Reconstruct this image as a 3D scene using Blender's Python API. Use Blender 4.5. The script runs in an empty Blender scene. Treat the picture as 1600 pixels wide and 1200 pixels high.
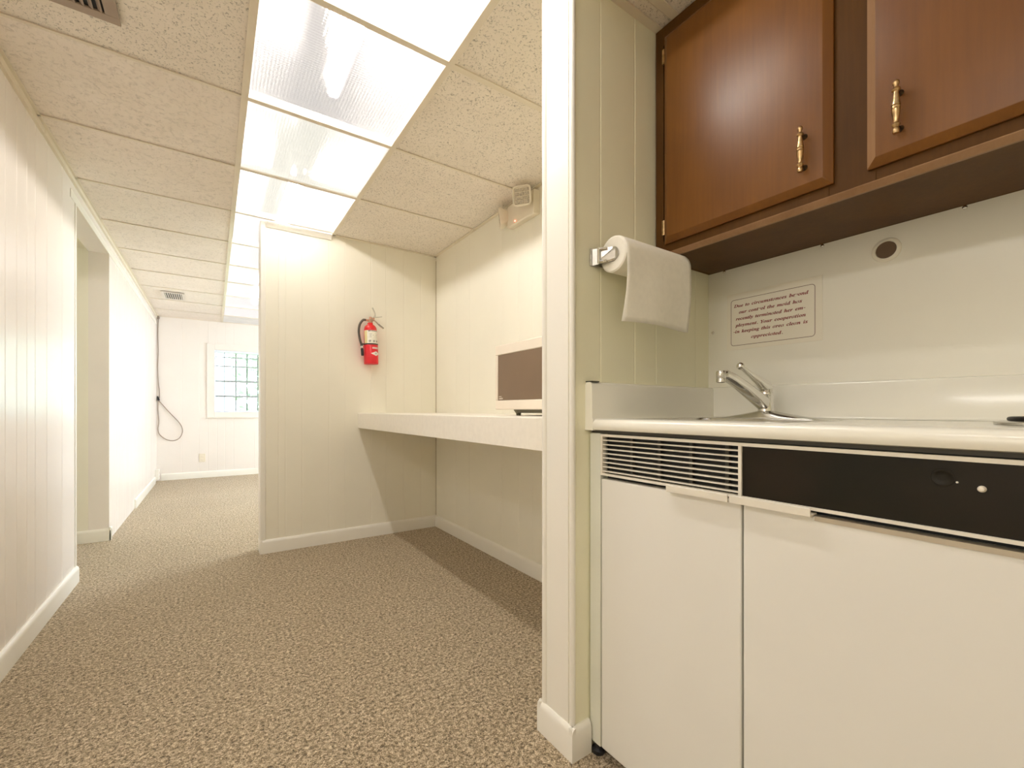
import bpy, bmesh, math, random
from mathutils import Vector, Matrix
random.seed(7)
SC = bpy.context.scene
COL = SC.collection
PI = math.pi

# ------------------------------------------------------------------ materials
def nt(name):
    m = bpy.data.materials.new(name); m.use_nodes = True
    t = m.node_tree; t.nodes.clear()
    o = t.nodes.new('ShaderNodeOutputMaterial')
    return m, t, o
def L(t, a, b): t.links.new(a, b)
def bsdf(t, o, col, rough=.5, metal=0, coat=0, coat_rough=.1, spec=.5, sheen=0):
    b = t.nodes.new('ShaderNodeBsdfPrincipled')
    b.inputs['Base Color'].default_value = (*col, 1)
    b.inputs['Roughness'].default_value = rough
    b.inputs['Metallic'].default_value = metal
    b.inputs['Coat Weight'].default_value = coat
    b.inputs['Coat Roughness'].default_value = coat_rough
    b.inputs['Specular IOR Level'].default_value = spec
    b.inputs['Sheen Weight'].default_value = sheen
    L(t, b.outputs[0], o.inputs[0])
    return b
def coords(t, scale=(1, 1, 1)):
    c = t.nodes.new('ShaderNodeNewGeometry')
    mp = t.nodes.new('ShaderNodeMapping'); mp.inputs['Scale'].default_value = scale
    L(t, c.outputs['Position'], mp.inputs['Vector'])
    return mp.outputs[0]
def noise(t, vec, scale, detail=3, rough=.55, dist=0):
    n = t.nodes.new('ShaderNodeTexNoise')
    n.inputs['Scale'].default_value = scale; n.inputs['Detail'].default_value = detail
    n.inputs['Roughness'].default_value = rough; n.inputs['Distortion'].default_value = dist
    L(t, vec, n.inputs['Vector']); return n.outputs['Fac']
def ramp(t, fac, stops):
    r = t.nodes.new('ShaderNodeValToRGB')
    e = r.color_ramp.elements
    while len(e) < len(stops): e.new(.5)
    for k, (p, c) in enumerate(stops):
        e[k].position = p; e[k].color = (*c, 1)
    L(t, fac, r.inputs[0]); return r.outputs[0]
def bump(t, b, h, strength=.3, dist=.002):
    n = t.nodes.new('ShaderNodeBump'); n.inputs['Strength'].default_value = strength
    n.inputs['Distance'].default_value = dist
    L(t, h, n.inputs['Height']); L(t, n.outputs[0], b.inputs['Normal']); return n
def simple(name, col, rough=.5, metal=0, coat=0, var=.06, scale=9, spec=.5, bumps=0, bscale=200):
    """paint / plastic / metal: base colour with a faint mottling of its own"""
    m, t, o = nt(name)
    b = bsdf(t, o, col, rough, metal, coat, spec=spec)
    v = coords(t)
    f = noise(t, v, scale, 2)
    lo = tuple(c * (1 - var) for c in col); hi = tuple(min(1, c * (1 + var * .6)) for c in col)
    L(t, ramp(t, f, [(.3, lo), (.7, hi)]), b.inputs['Base Color'])
    if bumps:
        bump(t, b, noise(t, v, bscale, 2), bumps, .001)
    return m
def glow(name, col, s):
    m, t, o = nt(name)
    e = t.nodes.new('ShaderNodeEmission'); e.inputs[0].default_value = (*col, 1); e.inputs[1].default_value = s
    L(t, e.outputs[0], o.inputs[0]); return m

M = {}
WALL_C = (.865, .84, .735)
def paint(name, col, rough):
    m, t, o = nt(name)
    b = bsdf(t, o, col, rough, spec=.5)
    v = coords(t)
    f = noise(t, v, 3.0, 3)
    L(t, ramp(t, f, [(.3, tuple(c * .97 for c in col)), (.7, col)]), b.inputs['Base Color'])
    bump(t, b, noise(t, coords(t, (60, 60, 8)), 3, 3), .05, .001)
    return m
M['wall'] = paint('cream_paint', WALL_C, .42)
M['wall_left'] = paint('pinkish_cream_paint', (.86, .815, .775), .26)
M['niche'] = paint('greenish_cream_paint', (.88, .86, .67), .36)
M['trim'] = paint('white_trim_paint', (.87, .85, .785), .3)
M['panel_back'] = simple('white_wall_board', (.83, .81, .72), .28, var=.02, scale=4)

# carpet
def carpet():
    m, t, o = nt('beige_brown_carpet')
    b = bsdf(t, o, (.3, .2, .12), .95, spec=.15, sheen=.25)
    b.inputs['Sheen Roughness'].default_value = .4
    v = coords(t, (1, 1, .4))
    n1 = noise(t, v, 95, 4, .65, .5)
    n2 = noise(t, v, 260, 3, .6)
    n3 = noise(t, coords(t), 1.6, 3)
    mx = t.nodes.new('ShaderNodeMath'); mx.operation = 'MULTIPLY_ADD'
    L(t, n2, mx.inputs[0]); mx.inputs[1].default_value = .45
    h = t.nodes.new('ShaderNodeMath'); h.operation = 'MULTIPLY'; L(t, n1, h.inputs[0]); h.inputs[1].default_value = .55
    L(t, h.outputs[0], mx.inputs[2])
    c1 = ramp(t, mx.outputs[0], [(.38, (.060, .039, .018)), (.46, (.30, .228, .135)), (.53, (.58, .465, .315)), (.61, (.92, .81, .62))])
    mixc = t.nodes.new('ShaderNodeMix'); mixc.data_type = 'RGBA'; mixc.blend_type = 'MULTIPLY'
    mixc.inputs['Factor'].default_value = .5
    L(t, c1, mixc.inputs['A']); L(t, ramp(t, n3, [(.3, (.86, .84, .8)), (.7, (1, 1, 1))]), mixc.inputs['B'])
    L(t, mixc.outputs['Result'], b.inputs['Base Color'])
    # a seam ridge across the corridor plus the pile
    g = t.nodes.new('ShaderNodeNewGeometry'); sx = t.nodes.new('ShaderNodeSeparateXYZ'); L(t, g.outputs['Position'], sx.inputs[0])
    def mth(op, a, c):
        q = t.nodes.new('ShaderNodeMath'); q.operation = op
        L(t, a, q.inputs[0])
        if isinstance(c, (int, float)): q.inputs[1].default_value = c
        else: L(t, c, q.inputs[1])
        return q.outputs[0]
    hh = mx.outputs[0]
    for ys in (3.30, 3.80):
        d = mth('ABSOLUTE', mth('SUBTRACT', mth('ADD', sx.outputs['Y'], mth('MULTIPLY', n3, .05)), ys + .025), 0)
        hh = mth('ADD', hh, mth('MULTIPLY', mth('MAXIMUM', mth('MULTIPLY', mth('SUBTRACT', d, 1/45), -45), 0), .35))
    bump(t, b, hh, .9, .012)
    return m
M['carpet'] = carpet()

def tile_mat(name, col, speck, sc, dark, wid=.05):
    m, t, o = nt(name)
    b = bsdf(t, o, col, .9, spec=.2)
    v = coords(t)
    n = noise(t, v, sc, 2, .5, 1.0)
    n2 = noise(t, v, 6, 2)
    c = ramp(t, n, [(speck - wid, tuple(x * dark for x in col)), (speck + .02, col)])
    mixc = t.nodes.new('ShaderNodeMix'); mixc.data_type = 'RGBA'; mixc.blend_type = 'MULTIPLY'; mixc.inputs['Factor'].default_value = .6
    L(t, c, mixc.inputs['A']); L(t, ramp(t, n2, [(.3, (.93, .92, .9)), (.7, (1, 1, 1))]), mixc.inputs['B'])
    L(t, mixc.outputs['Result'], b.inputs['Base Color'])
    r = t.nodes.new('ShaderNodeMath'); r.operation = 'MINIMUM'; L(t, n, r.inputs[0]); r.inputs[1].default_value = speck + .06
    bump(t, b, r.outputs[0], .8, .01)
    return m
M['tile'] = tile_mat('fissured_ceiling_tile', (.86, .80, .72), .39, 150, .58)
M['tile_rough'] = tile_mat('textured_ceiling_tile', (.86, .795, .725), .46, 55, .82, .2)
M['tee'] = simple('painted_grid_metal', (.76, .69, .57), .4, var=.03)
M['plenum'] = simple('plenum_white', (.8, .8, .78), .8)

def diffuser(name, col, s, clear, rough):
    """prismatic acrylic lens: lit from above (soft glow), partly see-through to the tube behind"""
    m, t, o = nt(name)
    e = t.nodes.new('ShaderNodeEmission'); e.inputs[0].default_value = (*col, 1); e.inputs[1].default_value = s
    tr = t.nodes.new('ShaderNodeBsdfTransparent')
    rf = t.nodes.new('ShaderNodeBsdfRefraction'); rf.inputs['Roughness'].default_value = rough; rf.inputs['IOR'].default_value = 1.25
    v = coords(t)
    ck = t.nodes.new('ShaderNodeTexVoronoi'); ck.inputs['Scale'].default_value = 85; ck.inputs['Randomness'].default_value = 0
    L(t, v, ck.inputs['Vector'])
    bp = t.nodes.new('ShaderNodeBump'); bp.inputs['Strength'].default_value = .5; bp.inputs['Distance'].default_value = .002
    L(t, ck.outputs['Distance'], bp.inputs['Height']); L(t, bp.outputs[0], rf.inputs['Normal'])
    m1 = t.nodes.new('ShaderNodeMixShader'); m1.inputs[0].default_value = .38
    L(t, tr.outputs[0], m1.inputs[1]); L(t, rf.outputs[0], m1.inputs[2])
    m2 = t.nodes.new('ShaderNodeMixShader')
    mr = t.nodes.new('ShaderNodeMapRange'); mr.inputs['From Min'].default_value = .1; mr.inputs['From Max'].default_value = .6
    mr.inputs['To Min'].default_value = clear*1.5; mr.inputs['To Max'].default_value = clear*.55
    L(t, ck.outputs['Distance'], mr.inputs['Value']); L(t, mr.outputs[0], m2.inputs[0])
    L(t, e.outputs[0], m2.inputs[1]); L(t, m1.outputs[0], m2.inputs[2])
    gl = t.nodes.new('ShaderNodeBsdfGlossy'); gl.inputs['Roughness'].default_value = .25
    m3 = t.nodes.new('ShaderNodeMixShader'); m3.inputs[0].default_value = .04
    L(t, m2.outputs[0], m3.inputs[1]); L(t, gl.outputs[0], m3.inputs[2])
    L(t, m3.outputs[0], o.inputs[0])
    return m

def wood(name, c1, c2, rough, spec=.33):
    m, t, o = nt(name)
    b = bsdf(t, o, c1, rough, coat=.07 if spec > .3 else 0, coat_rough=.35, spec=spec)
    v = coords(t, (1.6, 1.6, .8))
    n = noise(t, v, 4, 4, .5, .6)
    n2 = noise(t, coords(t, (60, 60, 3)), 2, 3)
    mm = t.nodes.new('ShaderNodeMath'); mm.operation = 'MULTIPLY_ADD'; L(t, n2, mm.inputs[0]); mm.inputs[1].default_value = .35
    sc = t.nodes.new('ShaderNodeMath'); sc.operation = 'MULTIPLY'; L(t, n, sc.inputs[0]); sc.inputs[1].default_value = .65
    L(t, sc.outputs[0], mm.inputs[2])
    L(t, ramp(t, mm.outputs[0], [(.25, c1), (.75, c2)]), b.inputs['Base Color'])
    bump(t, b, n2, .12, .001)
    return m
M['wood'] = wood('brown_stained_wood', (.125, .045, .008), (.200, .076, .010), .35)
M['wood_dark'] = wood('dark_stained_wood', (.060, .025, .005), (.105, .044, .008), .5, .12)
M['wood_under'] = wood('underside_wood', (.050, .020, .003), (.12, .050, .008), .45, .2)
M['wood_lit_edge'] = wood('lit_edge_wood', (.24, .125, .055), (.36, .21, .11), .4)  # paler wood tone standing in for light caught on the cabinet edges
M['white'] = simple('white_enamel', (.81, .80, .755), .3, var=.02, scale=3)
M['counter'] = simple('white_moulded_counter', (.87, .855, .77), .2, coat=.3, var=.02, scale=3)
M['stile'] = simple('pale_grey_enamel', (.74, .75, .67), .35, var=.03)
M['lam'] = simple('mottled_white_laminate', (.86, .82, .74), .4, var=.03, scale=40)
M['alu'] = simple('brushed_aluminium', (.72, .68, .60), .35, 1, var=.04)
M['alum_paint'] = simple('pale_aluminium_strip', (.80, .76, .67), .4, .0, var=.03)
M['tan'] = simple('tan_metal_strip', (.50, .44, .34), .4, .3)
M['chrome'] = simple('chrome', (.80, .79, .76), .08, 1, var=.02)
M['steel'] = simple('satin_steel', (.66, .65, .62), .25, 1, var=.05, scale=40)
M['black'] = simple('black_void', (.012, .012, .011), .6)
M['gasket'] = simple('dark_gasket', (.05, .045, .035), .5)
M['rubber'] = simple('black_rubber', (.015, .015, .018), .45)
M['brass'] = simple('antique_brass', (.62, .43, .22), .28, 1, var=.35, scale=90)
M['brass_dark'] = simple('tarnished_brass', (.09, .06, .035), .4, .8, var=.3, scale=60)
M['red'] = simple('red_enamel', (.72, .012, .02), .22, coat=.5, var=.05)
M['red_sleeve'] = simple('red_plastic_sleeve', (.74, .018, .03), .35, var=.05)
M['label'] = simple('paper_label', (.88, .86, .77), .5, var=.06, scale=60)
M['ink'] = simple('grey_ink', (.12, .12, .11), .6)
M['soft_ink'] = simple('soft_grey_ink', (.33, .32, .28), .6)
M['pale_yellow'] = simple('yellow_label_strip', (.85, .74, .38), .5)
M['grey_lever'] = simple('light_grey_metal', (.60, .57, .50), .35, .6)
M['hose'] = simple('dark_rubber_hose', (.075, .06, .045), .45)
M['mwbody'] = simple('beige_plastic', (.80, .72, .61), .38, var=.03)
M['mwglass'] = simple('brown_oven_window', (.20, .135, .085), .4, var=.06, scale=4, spec=.3)
M['olive'] = simple('dark_olive_metal', (.10, .09, .05), .5)
M['cream_text'] = simple('cream_print', (.80, .74, .62), .5)
M['plastic'] = simple('ivory_plastic', (.78, .72, .60), .45, var=.04)
M['lens'] = simple('ribbed_lens', (.52, .46, .36), .25, var=.35, scale=120)
M['led'] = glow('red_indicator', (1, .05, .03), 30)
M['paper'] = simple('paper_towel', (.90, .87, .78), .9, var=.03, scale=60, bumps=.4, bscale=350)
M['core'] = simple('cardboard', (.45, .33, .2), .9)
M['signp'] = simple('sign_plate', (.83, .79, .68), .3, var=.02)
M['signink'] = simple('dark_red_ink', (.23, .018, .022), .5)
M['signline'] = simple('dark_brown_line', (.13, .055, .04), .5)
M['vent'] = simple('grey_beige_grille', (.36, .28, .22), .45, .2)
M['vent_white'] = simple('white_grille', (.74, .68, .62), .45)
M['cord'] = simple('grey_cord', (.33, .26, .21), .6)
M['vinyl'] = simple('vinyl_frame', (.76, .82, .92), .3)
M['bar'] = simple('grey_bar', (.36, .39, .41), .5)
M['leaf'] = simple('leaf_green', (.74, .90, .72), .5, var=.4, scale=3)
M['bark'] = simple('bark', (.20, .14, .10), .9)
M['grass'] = simple('lawn', (.20, .33, .12), .9, var=.3, scale=5)
M['burner'] = simple('burner_coil', (.02, .018, .018), .4, .5)

def control_black():
    m, t, o = nt('black_control_panel')
    b = bsdf(t, o, (.018, .014, .009), .42, spec=.25)
    v = coords(t)
    L(t, ramp(t, noise(t, v, 5, 3), [(.35, (.016, .010, .004)), (.65, (.006, .006, .002))]), b.inputs['Base Color'])
    bump(t, b, noise(t, coords(t, (1, 3, 9)), 9, 4), .08, .003)
    return m
M['control'] = control_black()

def pane():
    m, t, o = nt('window_glass')
    tr = t.nodes.new('ShaderNodeBsdfTransparent'); tr.inputs[0].default_value = (.96, .98, .97, 1)
    gl = t.nodes.new('ShaderNodeBsdfGlossy'); gl.inputs['Roughness'].default_value = .02
    fr = t.nodes.new('ShaderNodeFresnel'); fr.inputs[0].default_value = 1.45
    mx = t.nodes.new('ShaderNodeMixShader'); L(t, fr.outputs[0], mx.inputs[0]); L(t, tr.outputs[0], mx.inputs[1]); L(t, gl.outputs[0], mx.inputs[2])
    L(t, mx.outputs[0], o.inputs[0]); return m
M['glass'] = pane()

# ------------------------------------------------------------------ mesh helpers
def bm_new(): return bmesh.new()
def box(bm, x0, x1, y0, y1, z0, z1):
    x0, x1 = sorted((x0, x1)); y0, y1 = sorted((y0, y1)); z0, z1 = sorted((z0, z1))
    vs = [bm.verts.new(p) for p in [(x0,y0,z0),(x1,y0,z0),(x1,y1,z0),(x0,y1,z0),(x0,y0,z1),(x1,y0,z1),(x1,y1,z1),(x0,y1,z1)]]
    for f in [(0,3,2,1),(4,5,6,7),(0,1,5,4),(1,2,6,5),(2,3,7,6),(3,0,4,7)]:
        bm.faces.new([vs[i] for i in f])
def prism(bm, pts, d0, d1, axis='z'):
    """extrude a closed 2D outline; axis z: pts=(x,y); axis y: pts=(x,z); axis x: pts=(y,z)"""
    def P(p, d):
        return {'z': (p[0], p[1], d), 'y': (p[0], d, p[1]), 'x': (d, p[0], p[1])}[axis]
    a = [bm.verts.new(P(p, d0)) for p in pts]; b = [bm.verts.new(P(p, d1)) for p in pts]
    n = len(pts)
    for i in range(n):
        bm.faces.new([a[i], a[(i+1) % n], b[(i+1) % n], b[i]])
    bm.faces.new(a[::-1]); bm.faces.new(b)
def frame_of(d):
    d = Vector(d).normalized()
    up = Vector((0, 0, 1)) if abs(d.z) < .95 else Vector((1, 0, 0))
    u = d.cross(up).normalized(); v = d.cross(u).normalized()
    return d, u, v
def lathe(bm, prof, base, direction, seg=24, a0=0, a1=2*PI, caps=True):
    """prof = [(radius, distance along direction)]"""
    d, u, v = frame_of(direction); base = Vector(base)
    full = abs((a1 - a0) - 2*PI) < 1e-6
    n = seg if full else seg + 1
    rings = []
    for r, h in prof:
        rings.append([bm.verts.new(base + d*h + (u*math.cos(a0+(a1-a0)*k/seg) + v*math.sin(a0+(a1-a0)*k/seg))*max(r, 1e-5)) for k in range(n)])
    for i in range(len(rings)-1):
        for k in range(seg):
            k2 = (k+1) % n
            bm.faces.new([rings[i][k], rings[i][k2], rings[i+1][k2], rings[i+1][k]])
    if caps and full:
        bm.faces.new(rings[0][::-1]); bm.faces.new(rings[-1])
def tube(bm, pts, r, seg=10, closed=False):
    """round tube along points; r a number or a list"""
    pts = [Vector(p) for p in pts]; n = len(pts)
    rs = r if isinstance(r, (list, tuple)) else [r]*n
    rings = []; u = None
    for i, p in enumerate(pts):
        if closed: d = (pts[(i+1) % n] - pts[i-1]).normalized()
        else: d = (pts[min(i+1, n-1)] - pts[max(i-1, 0)]).normalized()
        if u is None: _, u, v = frame_of(d)
        u = (u - d*u.dot(d)).normalized(); v = d.cross(u)
        rings.append([bm.verts.new(p + (u*math.cos(2*PI*k/seg) + v*math.sin(2*PI*k/seg))*rs[i]) for k in range(seg)])
    m = n if closed else n-1
    for i in range(m):
        for k in range(seg):
            bm.faces.new([rings[i][k], rings[i][(k+1) % seg], rings[(i+1) % n][(k+1) % seg], rings[(i+1) % n][k]])
    if not closed:
        bm.faces.new(rings[0][::-1]); bm.faces.new(rings[-1])
def spline(pts, n=8):
    """Catmull-Rom through the points"""
    P = [Vector(p) for p in pts]; P = [P[0]*2-P[1]] + P + [P[-1]*2-P[-2]]
    out = []
    for i in range(1, len(P)-2):
        for k in range(n):
            t = k/n
            out.append(.5*((2*P[i]) + (P[i+1]-P[i-1])*t + (2*P[i-1]-5*P[i]+4*P[i+1]-P[i+2])*t*t + (3*P[i]-P[i-1]-3*P[i+1]+P[i+2])*t**3))
    out.append(P[-2]); return out
def obj(name, bm, mat, parent=None, bevel=0, smooth=False, seg=2, label=None, weld=False):
    if weld: bmesh.ops.remove_doubles(bm, verts=bm.verts, dist=1e-5)
    bmesh.ops.recalc_face_normals(bm, faces=bm.faces)
    me = bpy.data.meshes.new(name); bm.to_mesh(me); bm.free()
    o = bpy.data.objects.new(name, me); COL.objects.link(o)
    me.materials.append(M[mat] if isinstance(mat, str) else mat)
    if smooth:
        for p in me.polygons: p.use_smooth = True
        me.set_sharp_from_angle(angle=math.radians(38))
    if bevel:
        b = o.modifiers.new('bevel', 'BEVEL'); b.width = bevel; b.segments = seg; b.limit_method = 'ANGLE'; b.angle_limit = math.radians(35)
        b.harden_normals = False
        for p in me.polygons: p.use_smooth = True
        me.set_sharp_from_angle(angle=math.radians(38))
    if parent is not None:
        o.parent = parent
        o.matrix_parent_inverse = Matrix.Translation(parent.location).inverted()
    if label: o['label'] = label
    return o
def tag(o, label, cat, group=None):
    o['label'] = label; o['category'] = cat
    if group: o['group'] = group
    return o
def thing(name, loc, label, cat, group=None):
    o = bpy.data.objects.new(name, None); COL.objects.link(o); o.location = loc
    o.empty_display_size = .05
    return tag(o, label, cat, group)
def struct(name, bm, mat, bevel=0, smooth=False, seg=2):
    o = obj(name, bm, mat, None, bevel, smooth, seg); o['kind'] = 'structure'; return o
def bx(*a):
    bm = bm_new(); box(bm, *a); return bm
M['tile_white'] = simple('white_end_panel', (.82, .82, .84), .7)
# lamp, sky and added fill strengths
LENS_A, LENS_B, LENS_C = .50, .68, .80
TUBE, TUBE_FAR, SKY, FAR_FILL, SIDE, REAR_FILL, EXPO = 3000, 720, 7.5, 31, 15.5, 13, 0.36
# ------------------------------------------------------------------ camera (level, 0.94 m above the carpet)
cam = bpy.data.cameras.new('camera'); co = bpy.data.objects.new('camera', cam); COL.objects.link(co)
cam.sensor_width = 36; cam.lens = 685.27/1600*36; cam.shift_y = .025; cam.clip_start = .02
co.location = (0, 0, .94); co.rotation_euler = (PI/2, 0, -math.radians(34.25))
SC.camera = co

H = 2.17; XL = -.62; XR = 1.49; YP = 3.28; YF = 7.41; YN = .885; XB = 1.437; NR = -.13
ROOF = 2.46
# ------------------------------------------------------------------ panelled walls (V-grooves are real)
def groove_outline(u0, u1, face, back, grooves, sgn):
    """outline in (n, u): n = wall normal coordinate; sgn = direction the face looks"""
    pts = [(face, u0)]
    for g in sorted(grooves):
        if u0 + .01 < g < u1 - .01:
            pts += [(face, g-.003), (face - sgn*.0013, g-.0008), (face - sgn*.0013, g+.0008), (face, g+.003)]
    pts += [(face, u1), (back, u1), (back, u0)]
    return pts
def wall_x(name, face, back, y0, y1, z0, z1, grooves, mat, extra=None):
    bm = bm_new(); s = 1 if face > back else -1
    prism(bm, groove_outline(y0, y1, face, back, grooves, s), z0, z1)
    if extra:
        for e in extra: box(bm, *e)
    return struct(name, bm, mat)
def wall_y(name, face, back, x0, x1, z0, z1, grooves, mat, extra=None):
    bm = bm_new(); s = 1 if face > back else -1
    prism(bm, [(q, p) for p, q in groove_outline(x0, x1, face, back, grooves, s)], z0, z1)
    if extra:
        for e in extra: box(bm, *e)
    return struct(name, bm, mat)
def planks(a, b, seed):
    r = random.Random(seed); out = []; u = a
    while u < b:
        u += r.choice([.075, .10, .10, .145, .195, .25]); out.append(u)
    return out
gl = [2.333, 2.445, 2.556, 2.656, 2.81, 3.052] + planks(1.2, 2.2, 3)
wall_x('wall_left', XL, XL-.11, 1.2, 3.309, 0, ROOF, gl, 'wall_left',
       [(XL-.11, XL, 3.309, 4.24, 2.058, ROOF)])
wall_x('wall_left.001', XL, XL-.11, 4.24, YF+.15, 0, ROOF, planks(4.3, 7.3, 5), 'wall_left')
# side passage seen through the opening on the left
wall_y('wall_passage', 4.24, 4.36, -2.0, XL-.11, 0, ROOF, planks(-1.9, -.8, 6), 'wall')
wall_y('wall_passage.001', 3.309, 3.2, -2.0, XL-.11, 0, ROOF, [], 'wall')
struct('wall_passage.002', bx(-2.1, -2.0, 3.2, 4.36, 0, ROOF), 'wall')
struct('ceiling_passage', bx(-2.0, XL-.11, 3.309, 4.24, 2.075, 2.1), 'wall')
# partition with the extinguisher
wall_y('wall_partition', YP, YP+.11, .263, XR+.11, 0, H, [.357, .40, .50, .675, .78, .97, 1.08, 1.22, 1.36], 'wall')
# right wall of the alcove
wall_x('wall_right', XR, XR+.11, 1.01, YP, 0, ROOF, [2.93, 2.72, 2.30, 2.12, 1.98, 1.80, 1.5, 1.3], 'wall')
# stub wall between alcove and kitchenette, and the kitchenette niche
wall_y('wall_stub', YN, 1.01, .80, XR+.11, 0, ROOF, [.905, 1.05, 1.15, 1.36], 'niche')
struct('wall_niche', bx(XB, XR+.11, NR, YN, 0, ROOF), 'panel_back')
wall_y('wall_niche.001', NR, NR-.1, .80, XR+.11, 0, ROOF, [], 'niche')
struct('wall_niche.002', bx(.80, .90, -1.7, NR-.1, 0, ROOF), 'wall')
struct('ceiling_niche_header', bx(.80, .86, NR, YN, 2.12, ROOF), 'niche')
# far room
wf = bm_new(); g = planks(-.5, 3.1, 9)
WX0, WX1, WZ0, WZ1 = .0, 1.15, .902, 1.775
def gw(x0, x1, z0, z1): prism(wf, [(q, p) for p, q in groove_outline(x0, x1, YF, YF+.15, g, -1)], z0, z1)
gw(XL, WX0, 0, ROOF); gw(WX1, 3.2, 0, ROOF); gw(WX0, WX1, 0, WZ0); gw(WX0, WX1, WZ1, ROOF)
struct('wall_far', wf, 'wall_left')
wall_y('wall_far_room', YP+.11, YP, XR+.11, 3.2, 0, ROOF, [], 'wall_left')
bm = bm_new()
for a in [(3.2, 3.3, YP, 4.2, 0, ROOF), (3.2, 3.3, 6.6, YF+.15, 0, ROOF), (3.2, 3.3, 4.2, 6.6, 0, .8), (3.2, 3.3, 4.2, 6.6, 1.95, ROOF)]: box(bm, *a)
struct('wall_far_right', bm, 'wall_left')  # unseen opening added here to let light into the far room
# room behind and left of the camera
struct('wall_rear', bx(-3.2, .90, -1.8, -1.7, 0, ROOF), 'wall')
struct('wall_rear.001', bx(-3.3, -3.2, -1.8, 1.3, 0, ROOF), 'wall')
struct('wall_rear.002', bx(-3.2, XL-.11, 1.2, 1.3, 0, ROOF), 'wall')
struct('floor', bx(-3.4, 3.4, -1.9, YF+.15, -.1, 0), 'carpet')
struct('ceiling_roof', bx(-3.4, 3.4, -1.9, YF+.2, ROOF, ROOF+.1), 'plenum')

# ------------------------------------------------------------------ suspended ceiling
Y0 = 1.42; DY = .6045
ylines = [Y0 + DY*k for k in range(-6, 11)]
TX = [.102, .70]
tl = bm_new(); tf = bm_new(); tees = bm_new()
rt = random.Random(4)
def tile(bm, x0, x1, y0, y1, zz=H+.005):
    d = rt.uniform(0, .002)
    box(bm, x0+.001, x1-.001, y0+.001, y1-.001, zz+d, zz+.018)
edges = [-1.69] + [y for y in ylines if y > -1.6] + [YF]
cells = [(a, b) for a, b in zip(edges[:-1], edges[1:]) if b - a > .05]
LV = (-.55, -.245, 1.50, 1.862)          # near vent hole zone (vent sits below the tiles)
for a, b in cells:
    # left zone, wall to first main tee; behind y<1.2 the open room goes on to the left
    tile(tf if 1.3 < a < 1.6 else tl, XL if b > 1.25 else XL+.0, TX[0], a, b)
    if b < 1.3 or a < 1.0:
        for k in range(2):
            if not (k == 0 and False): tile(tl, -1.84 - 1.22*k if k == 0 else -3.2, XL-.001 if k == 0 else -2.44, a, min(b, 1.2))
    # right zone
    if a > YP:                                        # far room
        tile(tl, TX[1], 1.92, a, b); tile(tl, 1.92, 3.2, a, b)
    elif b > 1.0 and a < YP:
        lo = max(a, 1.01)
        tile(tf, TX[1], XR, lo, min(b, YP))
    if a < 1.01:
        tile(tf, TX[1], .80, a, min(b, 1.01))
# niche ceiling (a little lower)
tile(tf, .86, XB, NR, .28, 2.125); tile(tf, .86, XB, .28, .83, 2.125); tile(tf, .86, XB, .83, YN, 2.125)
struct('ceiling', tl, 'tile_rough'); struct('ceiling_alcove', tf, 'tile')
def tee(x0, x1, y0, y1, z=H): box(tees, x0, x1, y0, y1, z, z+.0045)
def teel(x0, x1, y0, y1, z=H): box(tees, x0, x1, y0, y1, z, z+.035)
teel(TX[0]-.012, TX[0]+.012, -1.7, YF)
for a, b in [(-1.7, YP), (YP+.11, YF)]: teel(TX[1]-.012, TX[1]+.012, a, b)
for y in ylines:
    if not (-1.6 < y < YF-.05): continue
    tee(XL, TX[0]-.012, y-.006, y+.006)
    if not (YP-.06 < y < YP+.02) : teel(TX[0]+.012, TX[1]-.012, y-.012, y+.012)
    else: teel(TX[0]+.012, TX[1]-.012, y-.012, y+.006)
    if y > YP+.12: tee(TX[1]+.012, 3.2, y-.009, y+.009)
    elif 1.05 < y < YP-.08: tee(TX[1]+.012, XR, y-(.012 if y < 1.5 else .006), y+(.012 if y < 1.5 else .006))
    if y < 1.2: tee(-3.2, XL, y-.012, y+.012)
tee(-1.84, -1.816, -1.7, 1.2); tee(-2.44, -2.416, -1.7, 1.2)
# wall angles
tee(XL, XL+.022, 1.2, YF); tee(XR-.022, XR, 1.01, YP); tee(TX[1], XR, YP-.022, YP); tee(XL, 3.2, YF-.022, YF)
tee(.86, XB, YN-.024, YN, 2.12); tee(.86, XB, .80, .826, 2.12)
struct('trim_ceiling_grid', tees, 'tee')

# lens panels between the two main tees
M['lens_a'] = diffuser('prismatic_lens_bright', (1, .955, .93), LENS_A, .30, .18)
M['lens_b'] = diffuser('prismatic_lens', (1, .975, .87), LENS_B, .26, .25)
M['lens_c'] = diffuser('prismatic_lens_far', (1, .95, .93), LENS_C, .25, .3)
M['tube'] = glow('fluorescent_tube_glow', (1, .95, .89), TUBE)
M['tube_far'] = glow('fluorescent_tube_glow_far', (1, .97, .97), TUBE_FAR)
nm = {4: 'first', 5: 'second', 6: 'third', 7: 'fourth', 8: 'fifth', 9: 'sixth', 10: 'seventh', 11: 'eighth', 12: 'ninth'}
vis = 0
LAB = ['ribbed square light panel cut by the top edge of the photo, bright tube glowing through',
       'ribbed square light panel with the long bright streak of a tube behind it',
       'dimmer pale ceiling light panel next beyond the streaked bright one',
       'creamy white light panel whose far edge meets the top of the partition',
       'ceiling light panel just past the partition top, first in the far corridor stretch',
       'ceiling light panel second past the partition edge along the corridor',
       'ceiling light panel third past the partition edge along the corridor',
       'ceiling light panel fourth past the partition edge, level with the far vent',
       'ceiling light panel fifth past the partition edge, well beyond the far vent',
       'ceiling light panel sixth past the partition edge, last before the end panel',
       'pale bluish end panel of the light row against the window wall']
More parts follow.
